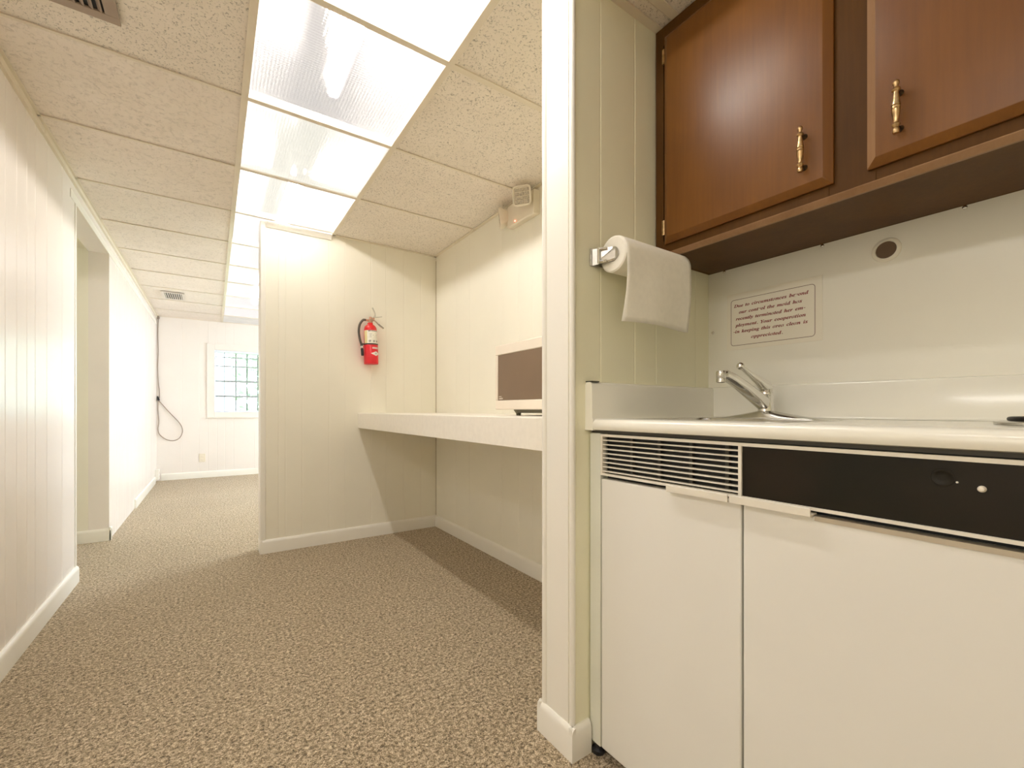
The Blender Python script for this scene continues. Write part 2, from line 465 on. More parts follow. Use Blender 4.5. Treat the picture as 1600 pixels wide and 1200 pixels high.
for a, b in cells:
    if b < .3 and a < -1.2: continue
    if a < YP < b - .1: pass
    bm = bm_new(); box(bm, TX[0]+.004, TX[1]-.004, a+.003, b-.003, H+.0055, H+.0095)
    if a > .7:
        lab = LAB[min(vis, 10)]; vis += 1
    else:
        lab = 'square ceiling light panel overhead behind the camera, %s' % ('nearest the streaked panels' if a > .1 else 'farther back in the row' if a > -.5 else 'last of the row at the rear wall')
    mat = 'lens_a' if a < 1.9 else 'lens_b' if a < 3.1 else 'lens_c'
    if a > 6.7: mat = 'tile_white'
    o = obj('light_panel', bm, mat if mat in M else 'plenum')
    tag(o, lab, 'ceiling light', 'square light panels in the ceiling row')
# fluorescent tubes lying above the lenses
def tubelight(x, y0, y1, lab, mat='tube', z=2.275, rad=.019):
    t = thing('fluorescent_tube', (x, (y0+y1)/2, z), lab, 'tube light', 'fluorescent tubes above the lens panels')
    bm = bm_new(); tube(bm, [(x, y0+.03, z), (x, y1-.03, z)], rad, 14); obj('glass_tube', bm, mat, t, smooth=True)
    for s in (y0, y1-.03):
        bm = bm_new(); tube(bm, [(x, s, z), (x, s+.03, z)], rad, 14); obj('end_cap', bm, 'alu', t, smooth=True)
    bm = bm_new(); prism(bm, [(x-.05, z+.10), (x-.035, z+.035), (x+.035, z+.035), (x+.05, z+.10)], y0-.02, y1+.02, 'y')
    box(bm, x-.02, x+.02, y0, y0+.012, z-.018, z+.04); box(bm, x-.02, x+.02, y1-.012, y1, z-.018, z+.04)
    for yy in (y0+.2, y1-.2): box(bm, x-.004, x+.004, yy-.004, yy+.004, z+.09, ROOF)
    obj('ballast_housing', bm, 'plenum', t)
tubelight(.405, .72, 1.93, 'fluorescent tube glowing through the two ribbed panels nearest the camera')
tubelight(.405, 2.72, 3.93, 'fluorescent tube above the panels where the partition meets the ceiling')
tubelight(.405, 4.9, 6.1, 'fluorescent tube above the far corridor panels before the window wall', 'tube_far')

# ------------------------------------------------------------------ trims and baseboards
BBH = .088
def bb_x(name, face, y0, y1, s, mat='trim'):      # runs along y on a wall facing s*x
    bm = bm_new()
    prism(bm, [(face, 0), (face+s*.014, 0), (face+s*.014, BBH-.018), (face+s*.011, BBH-.006), (face+s*.005, BBH), (face, BBH)], y0, y1, 'y')
    return struct(name, bm, mat, smooth=True)
def bb_y(name, face, x0, x1, s, mat='trim'):
    bm = bm_new()
    prism(bm, [(face, 0), (face+s*.014, 0), (face+s*.014, BBH-.018), (face+s*.011, BBH-.006), (face+s*.005, BBH), (face, BBH)], x0, x1, 'x')
    return struct(name, bm, mat, smooth=True)
bb_x('baseboard_left', XL, 1.2, 3.315, 1)
bb_y('baseboard_passage', 4.24, -2.0, XL+.014, -1)
struct('baseboard_passage.001', bx(XL, XL+.014, 4.226, 4.262, 0, BBH+.008), 'trim', .004)
bb_x('baseboard_left.001', XL, 5.45, 7.16, 1)
bb_y('baseboard_far', YF, XL+.05, 3.2, -1)
bb_y('baseboard_partition', YP, .2493, XR, -1)
bb_x('baseboard_partition.001', .263, YP-.0137, YP+.124, -1)
bb_x('baseboard_right', XR, 1.024, YP, -1)
# baseboard wrapped round the stub wall
bb_x('baseboard_stub', .80, YN-.0137, 1.0237, -1)
bb_y('baseboard_stub.001', YN, .7863, .857, -1)
bb_y('baseboard_stub.002', 1.01, .7863, XR, 1)
# corner beads on the stub wall end, partition end and doorway
def bead(name, x, y, r, z0, z1, mat='trim'):
    bm = bm_new(); prism(bm, [(x+r*math.cos(2*PI*k/12), y+r*math.sin(2*PI*k/12)) for k in range(12)], z0, z1); return struct(name, bm, mat, smooth=True)
bead('trim_stub', .803, YN+.004, .0085, BBH, H)
bead('trim_stub.001', .803, 1.004, .011, BBH, H)
struct('trim_stub.002', bx(.7965, .80, YN+.014, .991, BBH-.004, H), 'trim')
bm = bm_new(); prism(bm, [(.251, YP+.118), (.251, YP-.004), (.255, YP-.008), (.279, YP-.008), (.283, YP-.004), (.283, YP), (.263, YP), (.263, YP+.118)], BBH-.002, H-.002)
struct('trim_partition', bm, 'trim')
bm = bm_new(); prism(bm, [(YP, H-.001), (YP-.020, H-.001), (YP-.020, H-.012), (YP-.008, H-.034), (YP, H-.036)], .283, TX[1]-.012, 'x')
struct('trim_partition.001', bm, 'trim')
struct('trim_corner', bx(XR-.004, XR, YP-.004, YP, BBH, H-.03), 'tan')
struct('trim_doorway', bx(XL-.001, XL+.004, 3.290, 3.313, BBH, 2.056), 'trim', .002)
struct('trim_doorway.001', bx(XL, XL+.003, 3.2, YF-.03, 2.056, 2.102), 'trim', .002)
struct('trim_left', bx(XL, XL+.012, 1.2, 2.735, 2.142, H-.0005), 'tee')
struct('trim_left.001', bx(XL, XL+.012, 2.739, YF-.03, 2.146, H-.0005), 'tee')

# ------------------------------------------------------------------ window
wc = thing('window_1', (.57, YF, .834), 'x', 'window'); del wc['label']; del wc['category']; wc['kind'] = 'structure'
bm = bm_new()
CX0, CX1, CZ0, CZ1 = -.076, 1.226, .834, 1.862
for a in [(CX0, WX0+.012, CZ0, CZ1), (WX1-.012, CX1, CZ0, CZ1), (WX0+.012, WX1-.012, WZ1-.0, CZ1), (WX0+.012, WX1-.012, CZ0, WZ0)]:
    box(bm, a[0], a[1], YF-.014, YF, a[2], a[3])
obj('window_casing', bm, 'wall_left', wc, .003)
bm = bm_new()
for a in [(WX0, WX0+.025, WZ0, WZ1), (WX1-.025, WX1, WZ0, WZ1), (WX0+.025, WX1-.025, WZ0, WZ0+.022), (WX0+.025, WX1-.025, WZ1-.03, WZ1)]:
    box(bm, a[0], a[1], YF-.006, YF+.10, a[2], a[3])
obj('window_frame', bm, 'vinyl', wc, .003)
bm = bm_new(); box(bm, CX0-.01, CX1+.01, YF-.03, YF-.001, CZ0-.012, CZ0); obj('window_sill', bm, 'trim', wc, .003)
for z, h in [(1.683, .014), (1.556, .018), (1.343, .028), (1.13, .028)]:
    obj('rail', bx(WX0+.025, WX1-.025, YF+.045, YF+.062, z-h/2, z+h/2), 'bar', wc)
for k in range(8):
    x = .132 + .137*k
    if x < WX1-.04: obj('glazing_bar', bx(x-.007, x+.007, YF+.066, YF+.078, WZ0+.022, WZ1-.03), 'bar', wc)
obj('window_pane', bx(WX0+.02, WX1-.02, YF+.052, YF+.056, WZ0+.018, WZ1-.026), 'glass', wc)
# ------------------------------------------------------------------ lettering from stored outlines
GL = {
    '-': [87,["11,62,11,82,76,82,76,62"]],
    '.': [72,["36,-4,31,-3,28,-2,24,1,21,4,20,9,19,15,20,20,21,25,24,28,28,31,31,32,36,33,40,32,44,31,48,28,50,25,52,20,53,15,52,9,50,4,48,1,44,-2,40,-3"]],
    'D': [193,["-13,0,-13,6,-8,6,-4,7,0,8,3,10,6,13,9,16,11,21,13,27,16,34,46,147,47,152,48,157,48,160,48,165,46,168,44,170,40,172,35,173,29,174,29,180,101,180,148,172,176,147,186,105,185,91,182,77,177,64,170,51,162,39,151,28,144,22,136,17,128,12,119,8,110,5,100,3,89,1,76,0,62,0","68,8,79,9,90,12,100,17,109,24,117,32,125,42,131,53,136,65,141,78,144,91,146,105,146,119,142,149,128,166,105,172,99,172,95,171,92,169,90,166,88,162,87,157,53,31,53,29,52,27,52,25,52,23,51,21,51,20,52,16,53,13,55,11,58,9,62,9"]],
    'Y': [140,["9,0,9,7,16,7,22,9,26,11,30,14,33,18,35,24,49,79,49,80,50,81,50,82,50,84,50,85,50,86,50,87,49,88,49,89,49,90,27,156,25,162,22,167,20,170,18,171,14,172,10,173,10,180,82,180,82,174,76,173,71,173,68,172,66,170,65,167,64,164,65,161,65,160,65,159,65,157,84,96,117,141,122,149,125,156,126,162,125,169,119,172,111,174,108,174,108,180,166,180,166,174,162,173,157,172,153,169,149,166,145,161,141,156,88,84,74,28,73,25,73,22,73,19,73,15,75,11,77,9,81,8,86,7,93,7,93,0"]],
    'a': [134,["21,-3,13,-2,6,1,0,6,-4,12,-7,20,-8,29,-7,39,-5,49,-2,59,2,69,7,79,13,88,19,96,26,104,34,110,45,118,56,122,66,124,76,122,82,116,86,106,90,121,119,121,96,43,95,38,94,33,93,29,92,26,91,24,91,22,92,19,93,17,95,16,101,18,107,24,114,35,120,31,106,12,92,0,79,-3,69,-2,64,4,62,14,62,16,62,18,63,21,63,24,64,27,65,30,58,20,51,11,44,5,37,0,30,-3","37,16,41,17,45,19,49,22,53,27,57,32,61,38,64,45,68,51,71,59,73,66,75,74,77,81,78,87,79,94,79,99,78,106,75,111,69,112,65,112,61,109,56,105,52,100,48,94,44,88,40,80,36,72,33,64,31,57,29,51,28,46,27,41,26,37,26,32,27,23,31,18"]],
    'b': [129,["31,-4,25,-3,19,-3,14,-1,9,0,4,2,1,5,-2,7,-4,10,-5,12,-4,15,-4,17,-3,21,33,150,35,157,36,161,36,165,36,168,35,170,33,172,31,172,28,173,24,173,19,173,19,181,28,181,37,182,46,183,55,185,65,186,75,188,52,102,63,114,75,121,87,124,95,123,102,120,108,115,113,108,115,99,116,88,116,79,114,69,111,59,106,49,101,40,95,31,88,23,80,15,72,9,59,2,45,-2","37,6,41,7,46,8,51,11,55,15,60,20,64,26,67,32,71,39,74,46,77,54,79,61,81,69,83,76,84,83,84,89,83,94,82,98,80,101,78,103,75,105,71,105,65,104,59,100,53,93,51,88,49,83,46,77,44,71,41,63,39,55,31,28,29,22,28,17,28,13,29,9,32,7"]],
    'c': [111,["37,-4,25,-3,15,1,7,8,1,16,-3,27,-4,39,-3,52,1,65,6,78,14,90,24,101,35,111,47,118,59,122,71,124,80,123,88,121,94,117,99,111,102,106,103,100,102,94,101,90,98,86,94,84,90,82,85,81,81,82,78,83,75,85,72,88,71,91,70,95,71,98,71,100,73,103,74,106,75,108,75,110,75,113,73,115,69,116,65,115,60,112,56,108,51,103,47,96,43,89,39,81,36,73,33,64,31,56,30,47,30,39,30,32,32,25,35,20,39,17,44,14,49,14,60,16,71,25,82,38,89,33,73,13,56,0"]],
    'd': [134,["22,-4,14,-3,7,0,1,6,-3,13,-5,22,-6,33,-6,41,-4,50,-1,59,2,68,6,77,12,86,17,94,24,102,31,109,43,117,54,122,66,124,73,123,79,121,85,118,95,152,96,155,96,157,97,160,97,162,97,163,97,165,97,168,96,170,94,171,91,172,87,173,82,173,82,180,90,181,99,182,108,183,118,185,127,186,137,188,95,33,94,30,93,27,93,24,92,22,92,20,92,19,92,18,93,17,95,16,97,17,100,18,102,21,105,25,109,29,113,35,119,31,111,21,105,12,98,5,92,0,86,-3,79,-4,70,-2,65,4,63,14,63,19,64,25,66,30,59,20,52,11,45,5,38,0,30,-3","38,17,43,17,47,20,51,23,55,28,59,33,62,40,66,47,69,54,72,61,74,69,77,76,78,83,80,89,80,95,81,100,80,107,76,112,71,113,67,113,64,111,60,108,56,103,52,98,48,93,44,86,41,79,37,72,34,65,32,58,30,51,28,44,27,37,27,31,27,27,28,23,30,21,32,18,35,17"]],
    'e': [108,["35,-4,24,-3,14,1,6,8,0,16,-3,27,-4,39,-4,49,-1,59,2,69,7,78,13,87,20,96,27,104,35,111,44,116,53,120,61,123,70,124,79,123,86,121,92,117,96,112,99,106,100,99,98,89,92,79,83,69,69,61,52,55,31,50,31,45,30,40,30,35,30,29,32,24,35,20,39,17,43,15,49,14,59,17,68,25,78,38,86,33,71,13,55,0","34,59,42,61,49,64,56,69,62,73,67,79,72,85,75,91,77,98,77,104,77,107,76,110,75,112,73,114,71,115,69,115,63,113,57,109,50,101,44,90,38,76"]],
    'g': [119,["31,-56,16,-55,3,-52,-7,-47,-15,-41,-19,-35,-20,-27,-20,-20,-17,-15,-12,-10,-6,-6,3,-2,13,2,5,8,1,14,-1,20,0,25,1,29,5,33,9,37,15,41,23,46,17,50,12,54,8,59,6,64,4,69,3,75,4,84,7,92,11,99,17,106,24,112,32,117,41,121,50,123,60,124,73,122,86,118,98,111,121,111,120,99,104,99,105,98,105,96,105,95,105,93,106,92,106,90,105,81,102,73,98,65,92,59,85,53,77,48,67,45,58,42,47,42,43,42,38,42,33,42,29,39,27,36,26,34,28,30,31,28,37,25,42,24,48,22,54,20,60,18,67,15,73,13,78,10,83,7,86,3,90,-2,92,-8,93,-15,92,-22,90,-29,85,-36,79,-42,72,-46,63,-50,53,-53,43,-55","46,50,51,51,55,53,60,57,64,62,67,68,70,75,72,83,73,90,74,99,73,108,69,113,62,115,58,114,53,112,49,107,45,102,41,96,38,89,36,81,35,73,34,66,36,57,40,52","34,-47,43,-46,50,-44,56,-41,61,-36,64,-32,65,-26,64,-21,61,-17,55,-13,48,-9,37,-6,24,-2,12,-8,5,-16,3,-25,4,-31,7,-36,12,-40,18,-44,26,-46"]],
    'h': [143,["84,-4,74,-2,68,5,66,16,66,21,67,27,69,34,71,42,74,51,78,61,87,89,88,93,89,96,89,99,89,102,87,104,84,104,74,101,64,91,52,74,42,52,33,27,25,0,-8,0,33,150,34,154,35,157,35,160,36,162,36,163,36,164,36,167,35,170,33,171,31,172,28,173,23,173,19,173,19,180,27,181,35,182,44,183,54,184,64,186,75,188,46,79,56,93,65,104,74,113,82,119,92,123,101,124,112,122,119,115,121,104,120,95,117,83,113,68,100,30,99,26,99,25,98,24,98,23,99,20,100,18,103,17,107,20,114,27,122,39,128,36,113,14,99,1"]],
    'i': [78,["53,149,48,149,44,151,40,154,37,157,35,162,35,166,35,171,37,175,40,179,44,182,48,183,53,184,57,183,61,182,65,179,68,175,70,171,70,166,70,162,68,157,65,154,61,151,57,149","20,-3,14,-3,9,-1,5,2,3,6,1,11,0,16,0,19,1,22,2,26,2,29,3,32,4,35,18,84,19,88,20,92,20,95,21,97,21,100,21,102,20,106,16,108,10,109,8,109,8,116,17,117,27,118,36,120,44,121,52,122,60,124,36,34,35,29,34,25,34,22,34,19,35,17,38,17,43,19,49,25,57,36,62,32,48,13,34,1"]],
    'k': [129,["82,-4,74,-2,67,1,62,8,57,18,52,35,48,57,38,50,25,0,-8,0,33,150,34,154,35,157,35,160,36,162,36,163,36,164,36,167,35,170,33,171,31,172,28,173,23,173,19,173,19,180,27,181,35,182,44,183,54,184,64,186,75,188,42,66,50,72,57,77,63,82,68,87,73,90,76,93,81,99,84,103,85,107,85,109,84,111,82,113,80,113,76,114,72,114,72,121,127,121,127,114,125,114,122,114,120,113,118,112,116,111,114,110,111,109,107,106,101,101,94,96,85,89,75,81,77,70,79,60,80,51,82,44,83,37,85,32,88,23,92,18,96,17,101,19,106,24,111,33,117,30,106,11,94,0"]],
    'l': [69,["16,-4,10,-3,5,-1,1,1,-2,5,-3,10,-4,16,-4,19,-4,22,-3,25,-2,28,-2,31,-1,34,31,149,33,157,34,162,35,166,33,170,30,172,23,173,21,173,21,180,40,183,57,185,73,188,32,34,31,32,31,30,30,28,29,25,29,23,29,21,29,19,31,17,33,16,38,19,45,25,52,35,58,31,51,20,44,12,37,5,31,0,23,-3"]],
    'm': [210,["152,-3,142,-1,136,6,134,17,134,21,135,27,137,34,139,42,142,51,146,62,155,89,156,93,157,96,157,99,157,102,155,104,152,104,144,102,136,96,127,85,118,70,109,50,100,25,92,0,61,0,88,89,89,93,90,97,90,99,90,102,88,104,85,104,81,104,76,101,71,98,66,92,60,85,55,76,49,66,44,55,39,43,34,30,30,15,26,0,-6,0,17,84,18,89,19,93,20,96,20,99,21,100,21,102,19,106,16,108,10,109,7,109,7,116,23,118,41,121,60,124,46,77,56,92,66,104,75,113,84,119,93,123,102,124,114,122,120,115,122,104,122,100,121,94,120,87,128,98,136,108,144,115,152,120,160,123,169,124,180,122,187,115,189,104,188,95,185,83,181,68,168,30,167,26,167,25,166,24,166,23,167,20,168,18,171,17,173,18,176,20,178,22,180,24,181,26,183,28,189,36,194,32,187,21,180,13,173,6,166,1,159,-2"]],
    'n': [143,["85,-4,75,-2,69,5,67,16,67,21,68,27,70,34,72,42,75,51,79,61,88,89,89,93,90,96,90,99,90,102,88,104,85,104,76,101,65,92,55,76,49,66,44,55,39,43,34,30,30,15,26,0,-6,0,17,84,18,89,19,93,20,96,20,99,21,100,21,102,19,106,16,108,10,109,7,109,7,116,23,118,41,121,60,124,46,77,56,92,66,104,75,113,84,119,93,123,102,124,114,122,120,115,122,104,122,100,122,96,120,90,119,84,117,76,114,68,106,44,101,29,99,23,100,20,101,18,104,17,107,18,109,19,112,22,115,26,118,30,122,36,128,32,120,21,113,12,106,5,100,0,93,-3"]],
    'o': [126,["38,-4,27,-2,17,1,8,8,1,17,-3,27,-4,39,-3,49,-1,59,2,69,7,79,13,88,19,96,27,104,34,111,43,116,52,120,61,123,70,124,83,123,94,119,102,112,109,104,113,93,114,81,113,72,111,62,108,52,103,42,98,33,91,24,84,17,76,10,67,4,58,0,48,-3","41,5,45,6,49,8,53,12,57,17,61,23,65,30,68,37,71,45,74,53,76,61,78,69,80,77,81,84,82,90,82,96,81,107,76,113,69,115,65,115,61,112,57,109,53,104,49,98,45,92,42,84,39,77,36,69,34,61,32,52,30,44,29,37,28,30,28,23,29,13,34,7"]],
    'p': [132,["-31,-56,-31,-48,-27,-48,-23,-47,-20,-46,-18,-43,-16,-41,-15,-38,-14,-35,-13,-32,-12,-28,19,91,20,95,21,98,21,101,20,104,19,106,17,108,15,109,11,109,6,109,6,116,16,117,25,119,34,120,42,121,50,123,58,124,50,97,63,112,77,121,91,124,99,123,106,120,111,115,116,108,118,100,119,90,118,79,116,68,113,57,108,46,102,36,96,27,88,18,80,11,72,5,63,0,55,-3,46,-4,39,-3,33,-1,27,2,19,-27,18,-31,18,-35,18,-39,18,-42,19,-45,21,-46,25,-47,29,-48,34,-49,34,-56","41,6,45,7,50,9,54,12,58,17,62,22,66,28,70,35,73,42,76,50,79,57,81,65,83,72,84,78,85,84,85,89,85,94,84,98,82,101,80,103,78,104,75,105,62,99,51,84,41,57,34,31,33,24,32,19,31,15,32,10,35,7"]],
    'r': [104,["-6,0,17,84,18,89,19,93,20,96,20,99,21,100,21,102,19,106,16,108,10,109,7,109,7,116,23,118,41,121,60,124,46,75,50,84,54,91,58,97,61,103,65,108,69,112,72,115,75,118,79,121,82,122,86,123,89,124,97,122,102,116,104,106,103,100,102,96,100,92,96,89,93,88,88,87,83,88,78,91,74,95,74,96,73,96,72,96,66,93,59,85,51,70,46,60,42,50,38,39,34,27,30,14,26,0"]],
    's': [101,["36,-4,29,-3,21,-1,11,2,10,2,8,3,6,3,3,2,0,0,-3,-3,-10,-2,-3,44,5,42,9,22,18,10,33,6,41,7,46,12,48,21,48,24,47,27,46,31,44,34,41,38,38,42,27,55,23,62,19,68,15,74,13,80,12,86,11,91,12,100,16,108,21,114,29,120,37,123,46,124,54,123,62,122,72,119,74,118,75,118,76,118,77,118,80,118,83,120,85,123,92,123,86,82,79,83,74,101,65,112,53,115,49,115,46,114,43,111,41,109,39,105,39,102,40,96,44,89,49,81,52,77,55,74,58,70,61,67,64,63,66,60,69,55,71,51,73,46,75,42,76,37,76,33,75,26,74,20,71,14,67,9,62,5,57,1,51,-2,44,-3"]],
    't': [74,["12,-4,2,-2,-4,5,-6,16,-6,17,-6,19,-6,21,-5,23,-5,25,-4,28,18,109,5,109,5,119,23,128,39,141,54,159,65,159,53,120,75,120,72,109,51,109,31,41,30,37,29,34,28,31,27,28,27,25,27,23,27,19,29,17,31,16,36,19,43,26,51,38,57,34,50,22,43,13,35,6,28,0,20,-3"]],
    'u': [143,["19,-4,7,-2,0,5,-2,16,-2,20,-1,24,0,30,2,36,4,44,6,52,15,84,17,92,18,97,19,102,17,106,14,108,8,109,5,109,5,116,12,117,21,118,29,119,38,121,48,122,58,124,32,31,31,28,31,24,30,21,31,18,33,16,35,16,45,19,55,29,67,45,77,67,87,92,94,120,126,120,112,67,103,35,100,23,100,22,101,20,101,19,102,18,103,18,104,17,107,18,109,20,112,22,113,24,115,26,117,28,118,30,120,33,122,36,128,32,121,21,114,12,107,5,100,0,93,-3,86,-4,81,-3,76,-1,73,1,70,5,68,10,68,16,68,20,70,29,73,41,63,27,54,16,46,7,37,1,28,-3"]],
    'y': [113,["-12,-56,-18,-56,-23,-54,-27,-51,-30,-48,-31,-44,-32,-40,-31,-36,-30,-32,-27,-29,-24,-26,-20,-25,-16,-24,-13,-25,-8,-27,-3,-29,1,-32,5,-34,8,-34,10,-34,13,-33,15,-31,18,-29,21,-26,23,-23,26,-19,28,-16,30,-12,32,-9,33,-5,33,-2,33,1,32,6,32,12,31,19,29,27,28,36,27,45,25,54,23,63,21,71,20,78,18,85,16,91,14,96,13,100,12,104,11,106,10,107,7,109,4,111,0,111,-4,110,-4,118,1,118,5,119,9,119,13,120,16,121,19,121,25,123,30,124,34,124,38,121,42,114,45,102,47,93,49,84,51,72,53,60,56,46,59,30,72,54,79,72,82,84,81,88,79,92,75,95,71,99,68,103,67,107,68,112,69,116,72,119,75,122,79,123,84,124,89,123,93,122,96,119,98,116,100,111,100,106,100,101,98,95,96,88,93,79,90,70,86,61,81,51,75,40,70,30,64,19,57,8,51,-2,44,-12,37,-21,29,-29,22,-37,15,-44,8,-49,1,-53,-5,-55"]],
}
def lettering(lines_, to3d, bold=0):
    """lines_: (text, x0, x1, baseline, xheight-scale); to3d maps sheet coordinates to the place"""
    cu = bpy.data.curves.new('lettering', 'CURVE'); cu.dimensions = '2D'; cu.fill_mode = 'BOTH'; cu.offset = bold
    for text, x0, x1, yb, hs in lines_:
        w = sum(100 if c == ' ' else GL[c][0] for c in text)
        sx = (x1-x0)/w; pen = 0
        for c in text:
            if c == ' ': pen += 100; continue
            for cont in GL[c][1]:
                n = [int(v) for v in cont.split(',')]
                sp = cu.splines.new('POLY'); k = len(n)//2; sp.points.add(k-1); sp.use_cyclic_u = True
                for i in range(k):
                    sp.points[i].co = (x0+(pen+n[2*i])*sx, yb+n[2*i+1]*hs, 0, 1)
            pen += GL[c][0]
    o = bpy.data.objects.new('lettering', cu); COL.objects.link(o)
    dg = bpy.context.evaluated_depsgraph_get(); me = bpy.data.meshes.new_from_object(o.evaluated_get(dg))
    bpy.data.objects.remove(o); bpy.data.curves.remove(cu)
    bm = bm_new(); bm.from_mesh(me); bpy.data.meshes.remove(me)
    for v in bm.verts: v.co = to3d(v.co.x, v.co.y)
    return bm

# ------------------------------------------------------------------ maid notice on the niche wall
sg = thing('notice_sign', (XB, .68, 1.137), 'small printed notice in dark red italic lettering on the wall above the sink', 'sign')
SY0, SY1, SZ0, SZ1 = .803, .5535, 1.152, 1.3045
bm = bm_new(); box(bm, XB-.0015, XB, SY1-.018, SY0+.014, SZ0-.014, SZ1+.02)
obj('plate', bm, 'signp', sg, .0006)
SX = XB-.0018
def sgn(y, z): return Vector((SX, SY0-y, SZ1-z))       # y right from the left border, z down from the top border
W, HH = SY0-SY1, SZ1-SZ0
def rr(x0, x1, y0, y1, r, n=6):
    out = []
    for cx, cy, a in [(x1-r, y1-r, 0), (x0+r, y1-r, PI/2), (x0+r, y0+r, PI), (x1-r, y0+r, 1.5*PI)]:
        for k in range(n+1): out.append((cx+r*math.cos(a+PI/2*k/n), cy+r*math.sin(a+PI/2*k/n)))
    return out
bm = bm_new()
a = [bm.verts.new(sgn(*p)) for p in rr(0, W, 0, HH, .010)]; b = [bm.verts.new(sgn(*p)) for p in rr(.0014, W-.0014, .0014, HH-.0014, .0088)]
for i in range(len(a)): bm.faces.new([a[i], a[(i+1) % len(a)], b[(i+1) % len(a)], b[i]])
obj('border', bm, 'signline', sg)
TL = [("Due to circumstances beyond", .045, .93, .170), ("our control the maid has", .11, .865, .312), ("recently terminated her em-", .07, .90, .452),
      ("ployment. Your cooperation", .068, .905, .592), ("-in keeping this area clean is", .035, .925, .727), ("appreciated.", .27, .655, .872)]
bm = lettering([(t, x0*W, x1*W, -yb*HH, .0000525) for t, x0, x1, yb in TL], lambda x, y: sgn(x, -y), .00022)
obj('lettering', bm, 'signink', sg)

# screws and the pipe hole in the board
for y, z, lab in [(.826, 1.408, 'small screw in the white board under the left end of the wooden cabinet'),
                  (.536, 1.4075, 'small screw under the wooden cabinet, between the notice and the round hole'),
                  (.249, 1.4075, 'small screw under the wooden cabinet, right of the round hole'),
                  (.868, 1.207, 'small screw at the left edge of the white board, left of the notice')]:
    bm = bm_new(); lathe(bm, [(.0048, 0), (.0046, .0015), (.003, .003), (.0012, .0032), (.0012, .0022)], (XB, y, z), (-1, 0, 0), 14)
    tag(obj('screw', bm, 'steel', smooth=True), lab, 'screw', 'screws in the board behind the sink')
ph = thing('pipe_escutcheon', (XB, .392, 1.352), 'white ring round a brown hole in the wall under the wooden cabinet', 'pipe hole cover')
bm = bm_new(); lathe(bm, [(.031, 0), (.030, .003), (.026, .0055), (.0225, .006), (.0215, .004), (.0215, .0005)], (XB, .392, 1.352), (-1, 0, 0), 32, caps=False); obj('ring', bm, 'signp', ph, smooth=True)
bm = bm_new(); lathe(bm, [(.0216, .0005), (.0216, .0018), (.0, .0018)], (XB, .392, 1.352), (-1, 0, 0), 32); obj('plug', bm, simple('hole_brown', (.14, .085, .045), .6), ph, smooth=True)

# ------------------------------------------------------------------ kitchenette counter, sink, tap, burner
CT = thing('countertop', (1.14, .38, .885), 'white moulded kitchenette countertop with raised splash along the walls', 'countertop')
CX = .846; SKX0, SKX1, SKY0, SKY1 = .965, 1.255, .44, .80
bm = bm_new()
def nose(bm, y0, y1):
    pts = [(CX+.012, .884), (CX+.003, .886), (CX, .892), (CX, .904), (CX+.004, .911), (CX+.011, .9145), (SKX0, .9140), (SKX0, .884)]
    prism(bm, pts, y0, y1, 'y')
nose(bm, NR, YN-.0302)
box(bm, SKX1, XB, NR, YN, .884, .914); box(bm, SKX0, SKX1, SKY1, YN, .884, .914); box(bm, SKX0, SKX1, NR, SKY0, .884, .914)
obj('top', bm, 'counter', CT, smooth=True)
bm = bm_new()
prism(bm, [(YN, .884), (YN-.030, .884), (YN-.030, .9145), (YN-.0285, .9155), (YN-.0275, .92), (YN-.0265, 1.008), (YN-.023, 1.013), (YN-.018, 1.015), (YN-.006, 1.015), (YN-.002, 1.013), (YN, 1.008)], CX, XB, 'x')
obj('side_splash', bm, 'counter', CT, smooth=True)
bm = bm_new(); prism(bm, [(XB, .9145), (XB-.017, .9145), (XB-.014, .917), (XB-.0125, .922), (XB-.012, 1.010), (XB-.009, 1.0145), (XB-.004, 1.016), (XB, 1.016)], NR, YN-.02, 'y')
obj('back_splash', bm, 'counter', CT, smooth=True)
bm = bm_new(); prism(bm, [(CX+.002, 1.0145), (CX+.028, 1.0145), (CX+.029, 1.018), (CX+.001, 1.018)], YN-.026, YN-.001, 'y'); obj('end_cap', bm, 'gasket', CT)

sk = thing('sink', (1.11, .62, .914), 'stainless sink set into the white countertop below the tap', 'sink')
bm = bm_new()
rim_o = rr(SKX0-.02, SKX1+.02, SKY0-.02, SKY1+.02, .04); rim_i = rr(SKX0+.012, SKX1-.012, SKY0+.012, SKY1-.012, .035)
lev = [(rim_o, .9142), (rim_o, .9148), (rim_i, .9150), (rr(SKX0+.014, SKX1-.014, SKY0+.014, SKY1-.014, .035), .912), (rr(SKX0+.022, SKX1-.022, SKY0+.022, SKY1-.022, .04), .79), (rr(SKX0+.05, SKX1-.05, SKY0+.05, SKY1-.05, .04), .775)]
rings = [[bm.verts.new((p[0], p[1], z)) for p in pts] for pts, z in lev]
for i in range(len(rings)-1):
    n = len(rings[i])
    for k in range(n): bm.faces.new([rings[i][k], rings[i][(k+1) % n], rings[i+1][(k+1) % n], rings[i+1][k]])
bm.faces.new(rings[-1])
obj('basin', bm, 'steel', sk, smooth=True)
bm = bm_new(); lathe(bm, [(.038, 0), (.036, .002), (.028, .002), (.024, .0005)], (1.11, .62, .7755), (0, 0, 1), 24); obj('drain', bm, 'chrome', sk, smooth=True)

